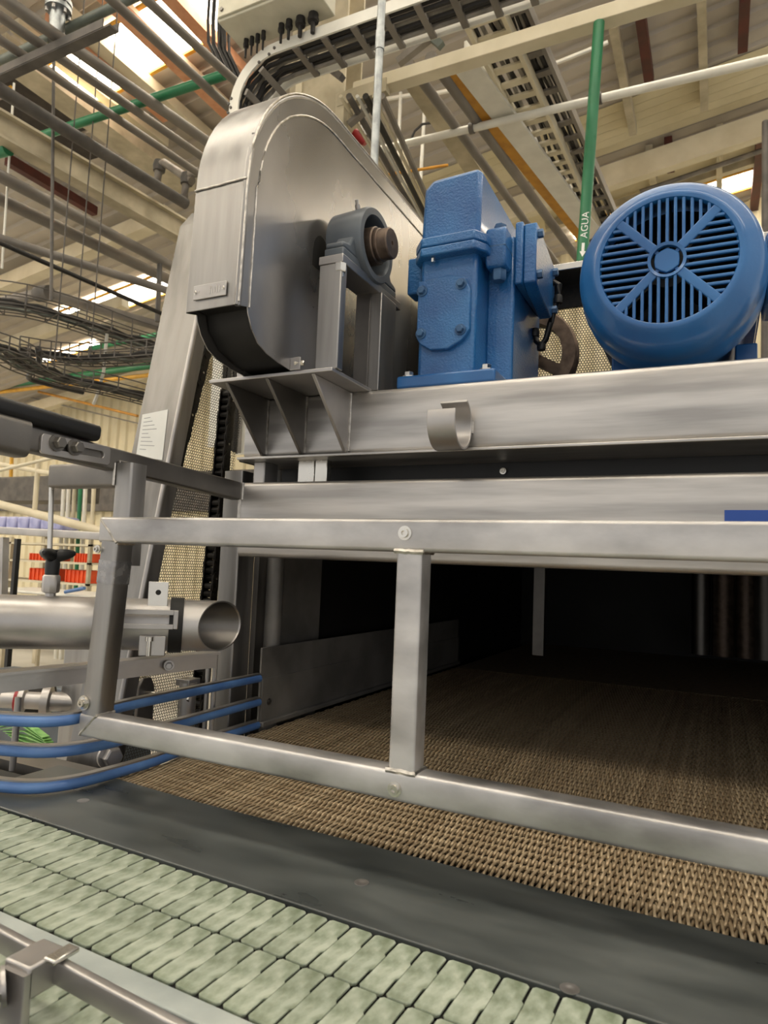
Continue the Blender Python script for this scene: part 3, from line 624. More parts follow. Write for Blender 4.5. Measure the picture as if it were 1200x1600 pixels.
for z in (1.178, 1.549):
    bead((-.507, YF+.003, z), (-.452, YF+.003, z), .005); bead((-.454, YF+.002, z), (-.454, YF+.05, z), .004); bead((-.504, YF+.002, z), (-.504, YF+.05, z))
bead((-1.243, YF+.001, 1.131), (-1.196, YF+.001, 1.178), .003); bead((-1.196, YF+.001, 1.178), (-1.196, YF+.05, 1.178), .004)
bead((-1.225, YF+.001, 1.6), (-1.173, YF+.001, 1.549), .003); bead((-1.172, YF+.002, 1.549), (-1.172, YF+.05, 1.549), .004)
for x, y, r in ((633, 833, .0085), (617, 1233, .0085), (153, 858, .006)): screw(t, PY(x, y, YF), (0, -1, 0), r, .008)
p = PY(132, 1098, YF); part('washer', MB().lathe(p, (0, -1, 0), [(.016, 0), (.016, .003)], 20), 'steel_bright', t); screw(t, p-V((0, .003, 0)), (0, -1, 0), .0085, .009)
part('tape_wrap', MB().bar((-1.2026, YF+.0255, 1.46), (-1.1995, YF+.0255, 1.51), .0515, .0525, up=(0, 1, 0), bev=.006), 'tape', t, label='clear film wrapped round the side post')

# ---- bracket behind the frame's corner
t = thing('tube_bracket', 'bent square tube bracket rising behind the left corner of the outlet frame', 'bracket', (-1.225, 1.155, 1.55))
part('upright', MB().bar((-1.2255, 1.1575, 1.5), (-1.2255, 1.1575, 1.735), .051, .05, up=(0, 1, 0), bev=.006), 'steel_z', t)
part('cross_arm', MB().bar((-1.475, 1.1575, 1.71), (-1.25, 1.1575, 1.71), .05, .056, bev=.006), 'steel_dark', t)
part('weld_bead', MB().tube([(-1.251, 1.131, 1.735), (-1.251, 1.131, 1.683)], .003, 6), 'weld', t)
# arm running to the beam, with black rail
t = thing('rectangular_beam', 'grey rectangular arm from the left edge to the lower beam', 'beam', (-1.27, 1.2, 1.72))
a0, a1 = V((-1.27, .78, 1.757)), V((-1.27, 1.6, 1.725))
part('arm_tube', MB().bar(a0, a1, .04, .052, bev=.006), 'steel_dark', t)
part('sleeve', MB().bar((-1.262, .75, 1.752), (-1.262, .9, 1.747), .06, .075, bev=.014), 'steel_dark', t)
part('cap_rail', MB().bar((-1.265, .74, 1.805), (-1.265, 1.07, 1.792), .062, .036, bev=.012), 'black_plastic', t, label='black plastic wear rail on top of the arm')
part('weld_bead', MB().tube([(-1.248, 1.6, 1.75), (-1.248, 1.6, 1.7)], .005, 6), 'weld', t)
# slotted clamp plate
t = thing('slotted_plate', 'slotted clamp plate with two hexagon bolts on the grey arm', 'plate', (-1.245, 1.05, 1.73))
q0, q1, q2, q3 = PX(67, 679, -1.243), PX(172, 704, -1.243), PX(173, 722, -1.243), PX(62, 705, -1.243)
pl = MB()
def slot_plate(A, B, h, r, x, th):
    # outline and slot in the YZ plane, made as a ring so that the slot is open
    d_ = (B-A).normalized(); u_ = V((0, -d_.z, d_.y)); u_ = u_ if u_.z > 0 else -u_; L = (B-A).length
    out = []; inn = []; n = 28
    for i in range(n):
        an = 2*math.pi*i/n; cx, sy = math.cos(an), math.sin(an)
        ox = L/2+max(-L/2+r, min(L/2-r, 1e3*cx)) + r*cx; oy = max(-h/2+r, min(h/2-r, 1e3*sy)) + r*sy
        sr = h*.19; ix = L*.52+max(-L*.38+sr, min(L*.38-sr, 1e3*cx))+sr*cx; iy = sr*sy*1.
        out.append(A+d_*ox+u_*oy); inn.append(A+d_*ix+u_*iy)
    X0, X1 = V((x, 0, 0)), V((x+th, 0, 0)); z = lambda p, X: V((X.x, p.y, p.z))
    pl.rings([[z(p, X0) for p in out], [z(p, X1) for p in out], [z(p, X1) for p in inn], [z(p, X0) for p in inn]], closed=True)
slot_plate((q0+q3)/2, (q1+q2)/2, .042, .009, -1.25, .007); part('plate', pl, 'steel', t, .001)
for x, y in ((88, 692), (116, 699)): bolt(t, PX(x, y, -1.243), (1, 0, 0), .0125, .02, 'steel_dark')
part('stem', MB().box((-1.30, 1.135, 1.7), (-1.24, 1.18, 1.742)), 'steel_dark', t, .003)

# ---- big open pipe with its clamp
pd = V((.74, .67, -.004)).normalized(); pe = V((-1.135, 1.4, 1.355)); pr = .063
t = thing('open_pipe', 'wide stainless pipe with obliquely cut open end beside the outlet frame', 'pipe', pe-pd*.6)
b = MB(); n = 40; dd, sd, u = frame_of(pd); R = []
for rad, mode in ((pr, 'far'), (pr, 'cut'), (pr-.003, 'cut'), (pr-.003, 'in')):
    ring = []
    for j in range(n):
        an = 2*math.pi*j/n; o = sd*math.cos(an)*rad + u*math.sin(an)*rad
        base = pe+o; s = (pe.x-base.x)/pd.x
        ring.append(pe+o+pd*(s if mode == 'cut' else -1.5 if mode == 'far' else -.6))
    R.append(ring)
b.rings(R, cap=True); part('pipe_wall', b, 'steel', t)
b = MB(); R = []
for s_ in (-.004, -.55):
    ring = []
    for j in range(n):
        an = 2*math.pi*j/n; o = sd*math.cos(an)*(pr-.0036) + u*math.sin(an)*(pr-.0036)
        ring.append(pe+o+pd*(-o.x/pd.x*(1 if s_ > -.1 else 0)+s_))
    R.append(ring)
b.rings(R, cap=False); b.f.append(tuple(n+j for j in range(n))); part('pipe_inside', b, 'steel_dark', t)  # darker liner: the shade inside the pipe is put into its colour
part('pipe_seam', MB().tube([pe-pd*.1+sd*(pr*math.cos(2*math.pi*j/n))+u*(pr*math.sin(2*math.pi*j/n)) for j in range(n)], .0012, 5, closed=True), 'steel_dark', t)
p = PY(88, 945, 1.2); dist = (p-pe).dot(pd); p = pe+pd*dist+V((0, 0, pr))
t2 = thing('hand_knob', 'black three-lobed clamping knob on a steel socket on top of the wide pipe', 'knob', p)
part('socket', MB().lathe(p, (0, 0, 1), [(.012, -.006), (.012, .006), (.018, .008), (.02, .012), (.02, .046), (.017, .05)], 8), 'steel', t2)
kz = V((0, 0, 1)); kb = MB(); ko = p+V((0, 0, .049))
kb.lathe(ko, kz, [(.016, 0), (.017, .028), (.013, .044), (.012, .06)], 18); part('knob_hub', kb, 'black_plastic', t2)
for k in range(3):
    an = math.radians(-64+120*k); dv = V((math.cos(an), math.sin(an), 0)); 
    part('knob_wing', MB().rings([[ko+kz*.048+dv*rr_*s1+V((-dv.y, dv.x, 0))*w_*math.cos(2*math.pi*j/10)+kz*(h_*math.sin(2*math.pi*j/10)+l_) for j in range(10)] for rr_, s1, w_, h_, l_ in ((.002, 1, .013, .016, -.002), (.016, 1, .013, .016, 0), (.032, 1, .013, .013, .003), (.043, 1, .009, .009, .005), (.049, 1, .004, .004, .006))]), 'black_plastic', t2)
# clamp assembly on the pipe's end
c0 = pe-pd*.155
t = thing('pipe_clamp', 'slotted steel clamp with black band holding the wide pipe', 'clamp', c0)
def rg(s, r): return [c0+pd*s+(sd*math.cos(2*math.pi*j/30)+u*math.sin(2*math.pi*j/30))*r for j in range(30)]
b = MB(); b.rings([rg(.03, pr+.001), rg(.03, pr+.005), rg(.062, pr+.005), rg(.062, pr+.001)], closed=True); part('rubber_band', b, 'black_rubber', t)
nv = V((pd.y, -pd.x, 0)).normalized()                       # towards the viewer
def slab(o, a, bb, cc): return MB().prism([o-a-bb, o+a-bb, o+a+bb, o-a+bb], cc)
o = c0+nv*(pr+.002)+V((0, 0, .018))
for s in (-1, 1): part('slot_bar', slab(o-pd*.05+V((0, 0, s*.017)), pd*.09, V((0, 0, .006)), nv*.006), 'steel', t, .001)
part('slot_end', slab(o+pd*.045, pd*.006, V((0, 0, .023)), nv*.006), 'steel', t, .002)
part('top_tab', slab(c0-pd*.0+nv*.035+V((0, 0, pr+.012)), pd*.023, V((0, 0, .032)), nv*.005), 'steel_bright', t, .001)
part('bolt_hole', MB().lathe(c0+nv*.0402+V((0, 0, pr+.018)), nv, [(.0065, 0), (.0065, .0006)], 12), 'black_rubber', t)  # black disc standing in for the dark of an open hole
part('lower_block', slab(c0-pd*.005+nv*.045+V((0, 0, -.045)), pd*.03, V((0, 0, .024)), nv*.02), 'steel', t, .002)
part('clamp_bolt', MB().lathe(c0-pd*.012+nv*.068+V((0, 0, -.068)), (0, 0, 1), [(.006, 0), (.006, .035), (.01, .035), (.01, .045)], 10), 'steel_bright', t)
# angle bar underneath
e0, e1 = PY(-30, 1054, .98), PY(338, 1019, 1.5)
t = thing('angle_bar', 'stainless angle bar running under the wide pipe', 'bar', e0)
part('flange', MB().bar(e0, e1, .05, .006), 'steel', t); part('web', MB().bar(e0-V((0, 0, .024)), e1-V((0, 0, .02)), .006, .042), 'steel', t)
bolt(t, e1-(e1-e0)*.24+V((.012, -.01, -.02)), nv, .009, .014)
p = PY(212, 1085, 1.5)
t = thing('swivel_bracket', 'steel swivel bracket with a short rod behind the blue rails', 'bracket', p)
pp = MB(); pp.prism([p+V(q) for q in ((0, 0, -.1), (-.0, .06, -.1), (0, .06, .02), (0, .045, .045), (0, .015, .045), (0, 0, .02))], (.012, 0, 0)); part('ear', pp, 'steel_dark', t, .002)
part('pin', MB().tube([p+V((.0, .03, 0)), p+V((.15, .06, -.005))], .009, 12), 'steel_bright', t)
part('post', MB().tube([p+V((.13, .07, -.3)), p+V((.13, .07, .04))], .025, 16), 'steel', t); part('post_cap', MB().box(p+V((.1, .05, .03)), p+V((.15, .1, .05))), 'steel', t, .002)
for dx in (.175, .2): part('stud', MB().tube([p+V((dx, .1, -.1)), p+V((dx, .1, .13))], .007, 8), 'steel', t)
# ---- three blue guide rails
rl = [([(-40, 1120), (0, 1125), (60, 1128), (100, 1126), (128, 1121), (190, 1105), (260, 1090), (405, 1060)], 1.161, 'upper'),
      ([(-40, 1168), (0, 1172), (60, 1176), (110, 1173), (165, 1163), (225, 1147), (290, 1129), (404, 1097)], 1.088, 'middle'),
      ([(-40, 1222), (0, 1229), (50, 1232), (100, 1227), (150, 1216), (240, 1190), (310, 1163), (402, 1133)], 1.016, 'lowest')]
for px, Z, nm in rl:
    pts = curve(px, Z, 6); t = thing('blue_rail', nm + ' of the three blue plastic guide rails bending out of the outlet', 'guide rail', pts[0], 'blue guide rails')
    part('rail_cap', MB().sweep(pts, rrect(.024, .0225, .0105)), 'blue_rail', t, ang=60)
    part('steel_back', MB().sweep([q+V((-.006, .009, .0125)) for q in pts], rrect(.018, .005, 0)), 'steel', t)
a = PZ(8, 1200, 1.0); single('rail_post', MB().tube([(a.x+.0, a.y+.02, .99), (a.x, a.y+.02, 1.165)], .008, 12), 'steel', 'slim steel post carrying the blue rails at the left edge', 'post')

# ================================================================== CHAIN GUARD (rounded housing)
GX0, GX1 = -1.117, -.965
t = thing('chain_guard', 'rounded stainless steel chain guard standing on the mounting plate', 'guard', (-1.04, 1.6, 2.003))
outer = [(1.183, 2.094), (1.189, 2.38)] + [(1.572+.382*math.cos(math.radians(a)), 2.393+.385*math.sin(math.radians(a))) for a in range(180, 89, -6)] + [(2.5, 2.785)]
inner_ = [(y+.004, z-.003) if i > 1 else (y+.004, z) for i, (y, z) in enumerate(outer)]
part('wrapper_sheet', MB().prism([(GX0, y, z) for y, z in outer+inner_[::-1]], (GX1-GX0, 0, 0)), 'steel_z', t, .004, ang=30)
low = [(2.5, 2.01), (1.405, 2.004), (1.35, 2.008), (1.3, 2.016), (1.264, 2.03), (1.237, 2.057), (1.222, 2.085), (1.218, 2.1), (1.186, 2.096)]
for x, m in ((GX1-.003, 'steel_sheet'), (GX0, 'steel_sheet')):
    part('side_plate', MB().prism([(x, y, z) for y, z in [(a+.002, b-.002) for a, b in outer]+low[:-1]], (.003, 0, 0)), m, t)
part('dark_core', MB().prism([(GX0+.006, y, z) for y, z in [(1.2, 2.11), (1.2, 2.4), (1.35, 2.65), (1.6, 2.74), (2.45, 2.74), (2.45, 2.03), (1.42, 2.015), (1.36, 2.02), (1.3, 2.04), (1.262, 2.075), (1.25, 2.11)]], (GX1-GX0-.012, 0, 0)), 'black_rubber', t)  # black block standing in for the shade inside the guard
def gbead(P, r=.0028): part('weld_bead', MB().tube([(GX1+.0005, y+random.uniform(-.0008, .0008), z+random.uniform(-.0008, .0008)) for y, z in P], r, 6), 'weld', t)
def dense(P, n=6): return [(a[0]+(b[0]-a[0])*k/n, a[1]+(b[1]-a[1])*k/n) for a, b in zip(P, P[1:]) for k in range(n)]+[P[-1]]
gbead(dense([(1.222, 2.1), (1.224, 2.385)], 16) + [(1.572+.34*math.cos(math.radians(a)), 2.393+.33*math.sin(math.radians(a))) for a in range(178, 88, -5)] + dense([(1.6, 2.723), (2.4, 2.727)], 20))
gbead([(1.184, 2.1)]+dense([(1.186, 2.12), (1.19, 2.38)], 8)+[(1.572+.38*math.cos(math.radians(a)), 2.393+.383*math.sin(math.radians(a))) for a in range(178, 89, -6)]+dense([(1.58, 2.777), (2.45, 2.785)], 20), .0025)
part('weld_bead', MB().tube([(GX0+(GX1-GX0)*k/14, 1.1875, 2.392+random.uniform(-.0012, .0012)) for k in range(15)], .0022, 6), 'weld', t)
part('shaft_slot', MB().prism([(GX1-.002, y, z) for y, z in [(1.475, 2.31)]+[(1.515+.04*math.cos(math.radians(a)), 2.355+.05*math.sin(math.radians(a))) for a in range(180, -1, -20)]+[(1.555, 2.31)]], (.003, 0, 0)), 'black_rubber', t)  # black insert painting the dark of the shaft opening, no real cutout
part('bent_edge', MB().tube([(GX1-.0065, y+.0062, z-(.0062 if i > 8 else 0)) for i, (y, z) in enumerate(dense(outer[:2], 4)+outer[2:])], .0078, 12), 'steel_z', t, ang=70)
# name plate on the front
np_ = part('name_plate', MB().box((-1.093, 1.1785, 2.118), (-.998, 1.182, 2.152)), 'steel', t, .0012, 'small stamped metal plate')
for x in (-1.086, -1.005): screw(np_, (x, 1.1785, 2.135), (0, -1, 0), .003, .003)
for k, (x, h, s) in enumerate(((-1.078, .006, .2), (-1.045, .018, .25), (-1.038, .018, -.1), (-1.03, .012, 0), (-1.024, .018, 0), (-1.017, .014, .1))):
    part('stamped_mark', MB().bar((x-.0015*s, 1.1783, 2.135-h/2), (x+.012*s, 1.1783, 2.135+h/2), .0022, .0008, up=(0, 1, 0)), 'steel_bright', np_)
p = PX(455, 570, GX1+.001)
part('foot_tab', MB().box((GX1, p.y-.004, 2.003), (GX1+.03, p.y+.002, 2.035)), 'steel', t, .001)
for k in (0, 1): part('foot_bolt', MB().hexa((GX1+.012+.013*k, p.y+.002, 2.02), (0, -1, 0) if False else (.9, .2, 0), .009-.002*k, .012), 'steel_bright', t)
part('mount_block', MB().box((-1.19, 1.47, 2.003), (-1.125, 1.52, 2.07)), 'steel', t, .004)

# ================================================================== INCLINED CHAIN COVER
def cy(z): return 1.433+.174*(z-1.388)
def PC(x, y):
    d = ray(x, y); k = (1.433+.174*(EYE.z-1.388)-EYE.y)/(d.y-.174*d.z); return EYE+d*k
CX0, CX1 = -1.605, -1.45
t = thing('chain_cover', 'tall inclined stainless chain cover with perforated back on the left', 'cover', (-1.52, cy(.2)+.1, .2))
zt = 2.62
part('front_sheet', MB().prism([(CX0, cy(.2), .2), (CX0, cy(zt), zt), (CX0, cy(zt)+.05, zt+.07), (CX0, cy(zt)+.054, zt+.066), (CX0, cy(zt)+.004, zt), (CX0, cy(.2)+.004, .2)], (CX1-CX0, 0, 0)), 'steel_cover', t, .0015, ang=20)
part('side_return', MB().prism([(CX1-.003, cy(.2), .2), (CX1-.003, cy(zt), zt), (CX1-.003, cy(zt)+.055, zt), (CX1-.003, cy(.2)+.055, .2)], (.003, 0, 0)), 'steel_z', t, .001)
part('bent_edge', MB().tube([(CX1-.004, cy(.2)+.005, .2), (CX1-.004, cy(zt)+.005, zt)], .0075, 14), 'steel', t, ang=70)
def perf(org, ua, va, nu, nv, pitch, hr, shear=None, th=None):
    b = MB(); ua, va = V(ua), V(va); hv = pitch*.866
    hexo = [(math.cos(math.radians(60*k+30))*pitch/math.sqrt(3), math.sin(math.radians(60*k+30))*pitch/math.sqrt(3)) for k in range(6)]
    for j in range(nv):
        for i in range(nu):
            cu, cv = (i+(.5 if j % 2 else 0))*pitch, j*hv; vs = []
            for a, c in hexo: vs.append(V(org)+ua*(cu+a)+va*(cv+c)+(shear(cv+c) if shear else V()))
            for a, c in hexo: k = hr/(pitch/math.sqrt(3)); vs.append(V(org)+ua*(cu+a*k)+va*(cv+c*k)+(shear(cv+c*k) if shear else V()))
            b.add(vs, [(k, (k+1) % 6, 6+(k+1) % 6, 6+k) for k in range(6)])
    return b
pb_ = perf((-1.6, 1.47, .9), (0, 1, 0), (0, 0, 1), 42, 172, .0105, .0047, lambda v: V((0, .174*(v+.9-1.388), 0)))
part('perforated_back', pb_, 'perf_steel', t)
q = [PC(*k) for k in ((223, 648), (263, 640), (254, 719), (213, 713))]; nrm_ = V((0, -1, .174)).normalized()
pl_ = part('paper_label', MB().prism([k+nrm_*.0005 for k in q], nrm_*.001), 'paper', t, label='white printed paper label')
for k in range(9):
    a = q[0].lerp(q[3], .1+.09*k)+nrm_*.0017; c = q[1].lerp(q[2], .1+.09*k)+nrm_*.0017
    part('print_line', MB().prism([a.lerp(c, .1), a.lerp(c, .35+.1*(k % 4)), a.lerp(c, .35+.1*(k % 4))+V((0, 0, -.0018)), a.lerp(c, .1)+V((0, 0, -.0018))], nrm_*.0003), 'ink', pl_)
# roller chains
def chain_link():
    b = MB()
    for x in (-.021, .021):
        n = 14; pts = []
        for i in range(n):
            a = 2*math.pi*i/n; pts.append((x, .017*math.cos(a), .024*math.sin(a)+(.012 if math.sin(a) > 0 else -.012)))
        b.prism([(x-.002, y, z) for x, y, z in pts], (.004, 0, 0))
    for z in (-.0127, .0127): b.lathe((-.024, 0, z), (1, 0, 0), [(.006, 0), (.006, .006), (.0125, .006), (.0125, .042), (.006, .042), (.006, .048)], 10)
    return b
clm = chain_link().mesh('link', 'chain_black', ang=30)
clb = MB().lathe((.026, 0, .0127), (1, 0, 0), [(.004, 0), (.004, .0015)], 8).mesh('pin_head', 'steel_bright')
for (p, q), lab in ((((330, 500), (212, 950)), 'black roller chain strand along the inclined cover, front strand'), (((358, 590), (308, 1130)), 'black roller chain strand along the steel corner post, rear strand')):
    a, c = PX(*p, -1.52), PX(*q, -1.52); a, c = c, a; n = int((c-a).length/.0254/2)
    t = thing('roller_chain', lab, 'chain', a, 'black roller chains'); dv = (c-a).normalized()
    rot = Matrix.Rotation(-math.atan2(dv.y, dv.z), 4, 'X')
    for k in range(n):
        M = Matrix.Translation(a+dv*(k*.0508)) @ rot; inst('link', clm, t, M @ Matrix.Translation((.0022 if k % 2 else 0, 0, 0)))
        inst('link', clm, t, Matrix.Translation(a+dv*(k*.0508+.0254)) @ rot @ Matrix.Scale(.86, 4, (1, 0, 0)))
        if k % 3 == 0: inst('pin_head', clb, t, M)

# ================================================================== BEARING STAND AND BEARING
t = thing('bearing_stand', 'welded steel stand carrying the grey shaft bearing', 'stand', (-.87, 1.6, 2.003))
part('top_plate', MB().box((-.908, 1.418, 2.274), (-.838, 1.765, 2.296)), 'steel', t, .002)
part('front_leg', MB().box((-.906, 1.42, 2.003), (-.842, 1.45, 2.275)), 'steel_z', t, .003)
part('rear_leg', MB().box((-.906, 1.625, 2.0), (-.83, 1.72, 2.275)), 'steel_z', t, .003)
part('rear_flange', MB().box((-.906, 1.618, 2.0), (-.862, 1.626, 2.275)), 'steel_dark', t, .001)
for p in (PX(596, 478, -.862), PX(532, 428, -.85)): part('lock_nut', MB().hexa((p.x, p.y, 2.274), (0, 0, -1), .015, .022), 'steel_bright', t); part('bolt_end', MB().lathe((p.x, p.y, 2.252), (0, 0, -1), [(.009, 0), (.009, .012)], 10), 'steel_bright', t)
BC = V((-.9, 1.585, 2.388))
t = thing('pillow_bearing', 'dark grey pillow block bearing with a brown shaft end', 'bearing', (-.87, 1.592, 2.296))
part('base', MB().box((-.902, 1.432, 2.296), (-.846, 1.748, 2.322)), 'gunmetal', t, .004)
for s in (-1, 1):
    P = [(1.592+s*y, z) for y, z in ((.16, 2.322), (.158, 2.338), (.125, 2.345), (.1, 2.38), (.07, 2.365), (.055, 2.322))]
    part('shoulder', MB().prism([(-.9, y, z) for y, z in P], (.052, 0, 0)), 'gunmetal', t, .006)
b = MB(); n = 40; R = []
for x, r in ((-.935, .096), (-.838, .101), (-.83, .097), (-.83, .08), (-.838, .075), (-.92, .07)): R.append([(x, BC.y+r*math.cos(2*math.pi*j/n), BC.z+r*math.sin(2*math.pi*j/n)) for j in range(n)])
b.rings(R, cap=True); part('housing', b, 'gunmetal', t, ang=50)
part('seal_ring', MB().lathe((-.915, BC.y, BC.z), (1, 0, 0), [(.068, 0), (.068, .02), (.05, .03), (.05, .035)], 32), 'chain_black', t)
part('collar', MB().lathe((-.9, BC.y, BC.z), (1, 0, 0), [(.05, 0), (.05, .072), (.047, .075)], 32), 'shaft_brown', t)
part('set_screw', MB().lathe((-.86, BC.y-.036, BC.z+.036), (0, -.7, .7), [(.007, 0), (.007, .002)], 10), 'black_rubber', t)
part('shaft', MB().lathe((-.93, BC.y, BC.z), (1, 0, 0), [(.04, 0), (.04, .11), (.044, .11), (.044, .114), (.041, .116), (.041, .142), (.038, .145), (.006, .145), (.006, .14)], 32), 'shaft_brown', t)
part('grease_nipple', MB().lathe((-.87, BC.y-.045, BC.z+.088), (0, -.45, .9), [(.007, 0), (.007, .012), (.004, .014), (.005, .024)], 10), 'steel', t)
part('base_bolt', MB().hexa((-.874, 1.455, 2.322), (0, 0, 1), .016, .018), 'steel_bright', t)

# ================================================================== BLUE GEARBOX
t = thing('gearbox', 'blue painted cast iron gearbox on the upper beam', 'gearbox', (-.63, 1.85, 2.0))
part('base_plate', MB().box((-.772, 1.616, 1.996), (-.5, 2.1, 2.03)), 'blue_smooth', t, .006)
part('lower_housing', MB().box((-.733, 1.66, 2.03), (-.571, 2.08, 2.37)), 'blue_cast', t, .012, seg=3)
fl = [(-.752, 1.67), (-.72, 1.628), (-.57, 1.628), (-.545, 1.668), (-.545, 2.08), (-.752, 2.08)]
part('flange', MB().prism([(x, y, 2.358) for x, y in fl], (0, 0, .024)), 'blue_cast', t, .004)
part('flange', MB().prism([(x, y, 2.3835) for x, y in fl], (0, 0, .026)), 'blue_cast', t, .004)
b = MB(); x0, x1 = -.735, -.566
b.rings([[(x, y, z) for x, z in ((x0, 2.40), (x1, 2.40), (x1+.002, 2.58), (x1-.008, 2.594), (x0+.03, 2.588), (x0+.006, 2.565))] for y in (1.657, 2.075)])
part('top_housing', b, 'blue_cast', t, .012, seg=3)
part('side_housing', MB().box((-.575, 1.76, 2.03), (-.497, 2.06, 2.44)), 'blue_cast', t, .008)
part('lug', MB().prism([(-.56, y, z) for y, z in ((1.69, 2.345), (1.7, 2.33), (1.745, 2.33), (1.76, 2.345), (1.76, 2.43), (1.745, 2.44), (1.7, 2.44), (1.69, 2.43))], (.055, 0, 0)), 'blue_cast', t, .006)
part('lug_split', MB().box((-.5605, 1.6895, 2.383), (-.5045, 1.7605, 2.386)), 'blue_bolt', t)
part('lug_bolt', MB().hexa((-.53, 1.725, 2.33), (0, 0, -1), .02, .03), 'blue_bolt', t)
part('lug_bolt', MB().hexa((-.53, 1.725, 2.44), (0, 0, 1), .017, .018), 'blue_bolt', t)
part('side_cover', MB().box((-.497, 1.755, 2.3), (-.475, 2.02, 2.475)), 'blue_cast', t, .005)
b = MB(); b.prism([(-.475, y, z) for y, z in ((1.765, 2.305), (1.765, 2.47), (1.8, 2.47), (1.98, 2.44), (2.0, 2.42), (2.0, 2.3), (1.96, 2.27), (1.82, 2.29))], (.035, 0, 0)); part('side_cap', b, 'blue_cast', t, .004)
for y, z in ((1.785, 2.445), (1.785, 2.33), (1.975, 2.415), (1.975, 2.3)): part('cap_bolt', MB().hexa((-.44, y, z), (1, 0, 0), .012, .014), 'blue_bolt', t)
cp_ = [(-.731, 2.297), (-.64, 2.302), (-.6, 2.292), (-.583, 2.258), (-.581, 2.15), (-.6, 2.122), (-.64, 2.101), (-.69, 2.103), (-.72, 2.122), (-.731, 2.14)]
part('front_cover', MB().prism([(x, 1.644, z) for x, z in cp_], (0, .018, 0)), 'blue_cast', t, .003)
for x, z in ((-.718, 2.268), (-.607, 2.272), (-.605, 2.148), (-.717, 2.15)): bolt(t, (x, 1.644, z), (0, -1, 0), .0105, .013, 'blue_bolt', name='cover_bolt')
part('drain_plug', MB().hexa((-.69, 1.645, 2.357), (0, 0, -1), .006, .012), 'steel_bright', t)
part('rear_lug', MB().box((-.79, 1.7, 2.29), (-.745, 1.76, 2.395)), 'blue_cast', t, .005)
for x, y in ((627, 577), (758, 572)): p = PZ(x, y+6, 2.03); bolt(t, (p.x, max(p.y, 1.64), 2.03), (0, 0, 1), .013, .016, 'steel_bright', name='foot_bolt')
pts = [PY(x, y, 1.98) for x, y in ((858, 470), (858, 450), (866, 441), (874, 446), (872, 468), (860, 505), (853, 530), (846, 541), (838, 533), (836, 520), (826, 513), (795, 517))]
part('oil_pipe', MB().tube(pts, .009, 10), 'black_plastic', t, label='black bent oil pipe')
for k in (4, 7, 9): part('pipe_fitting', MB().lathe(pts[k]-V((0, 0, .012)), (0, 0, 1), [(.013, 0), (.014, .012), (.012, .024)], 10), 'black_plastic', t)
t = thing('dark_filler', 'added dark grey box between chain guard and gearbox', 'cover', (-.84, 2.3, 2.0))  # added box, darkens the reflection in the guard's side plate
part('filler_box', MB().box((-.93, 2.13, 2.003), (-.76, 2.62, 2.5)), 'gunmetal', t, .02)
part('filler_lip', MB().box((-.935, 2.12, 2.003), (-.755, 2.135, 2.03)), 'gunmetal', t, .003)
# pulley and its guard
PC_ = V((-.558, 2.17, 2.235))
t = thing('belt_pulley', 'dark grooved belt pulley behind the gearbox', 'pulley', PC_)
part('rim', MB().rings([[PC_+V((r*math.cos(2*math.pi*j/48), y, r*math.sin(2*math.pi*j/48))) for j in range(48)] for r, y in ((.108, 0), (.15, 0), (.155, .004), (.148, .012), (.156, .018), (.148, .026), (.156, .032), (.148, .04), (.155, .046), (.15, .05), (.108, .05))], closed=True), 'shaft_brown', t, ang=25)
part('hub', MB().lathe(PC_, (0, 1, 0), [(.035, -.03), (.035, .06)], 20), 'shaft_brown', t)
for k in range(3):
    an = math.radians(90+120*k); dv = V((math.cos(an), 0, math.sin(an))); part('spoke', MB().bar(PC_+dv*.03+V((0, .025, 0)), PC_+dv*.112+V((0, .025, 0)), .035, .03, up=(0, 1, 0)), 'shaft_brown', t)
t = thing('belt_guard', 'perforated sheet belt guard behind the pulley and motor', 'guard', (-.4, 2.35, 2.0))
part('perforated_sheet', perf((-.68, 2.34, 2.0), (1, 0, 0), (0, 0, 1), 70, 66, .0095, .0041), 'perf_steel', t)
part('top_sheet', MB().box((-.62, 2.2, 2.52), (.4, 2.36, 2.545)), 'steel_bright', t, .003)
part('edge_channel', MB().box((-.62, 2.325, 2.44), (.4, 2.335, 2.52)), 'chain_black', t)

# ================================================================== BLUE MOTOR
MC = V((-.103, 1.6, 2.236))
t = thing('electric_motor', 'large blue electric motor with slotted round fan cover', 'motor', (-.103, 1.9, 2.0))
def ringy(prof, n=72): return [[MC+V((r*math.cos(2*math.pi*j/n), y, r*math.sin(2*math.pi*j/n))) for j in range(n)] for r, y in prof]
fan = part('fan_cover', MB().rings(ringy([(.143, .008), (.146, 0), (.153, -.002), (.16, .0), (.167, .008), (.185, .02), (.195, .034), (.202, .06), (.205, .09), (.205, .12), (.208, .125), (.208, .2), (.2, .2), (.198, .1), (.16, .02), (.143, .014)]), closed=True), 'blue_smooth', t, ang=35)
for sg in (1, -1):
    a = math.radians(45*sg); dv = V((math.cos(a), 0, math.sin(a)))
    for s in (1, -1): part('grille_spoke', MB().bar(MC+dv*s*.036+V((0, .006, 0)), MC+dv*s*.147+V((0, .006, 0)), .022, .01, up=(0, 1, 0), bev=.003), 'blue_smooth', fan)
part('grille_hub', MB().rings(ringy([(.034, 0), (.041, -.002), (.041, .012), (.034, .012)], 32), closed=True), 'blue_smooth', fan)
part('grille_boss', MB().prism([MC+V((.029*math.cos(math.radians(a))*(1 if k % 2 else .92), .002, .029*math.sin(math.radians(a))*(1 if k % 2 else .92))) for k, a in enumerate(range(0, 360, 30))], (0, .012, 0)), 'blue_smooth', fan, .002)
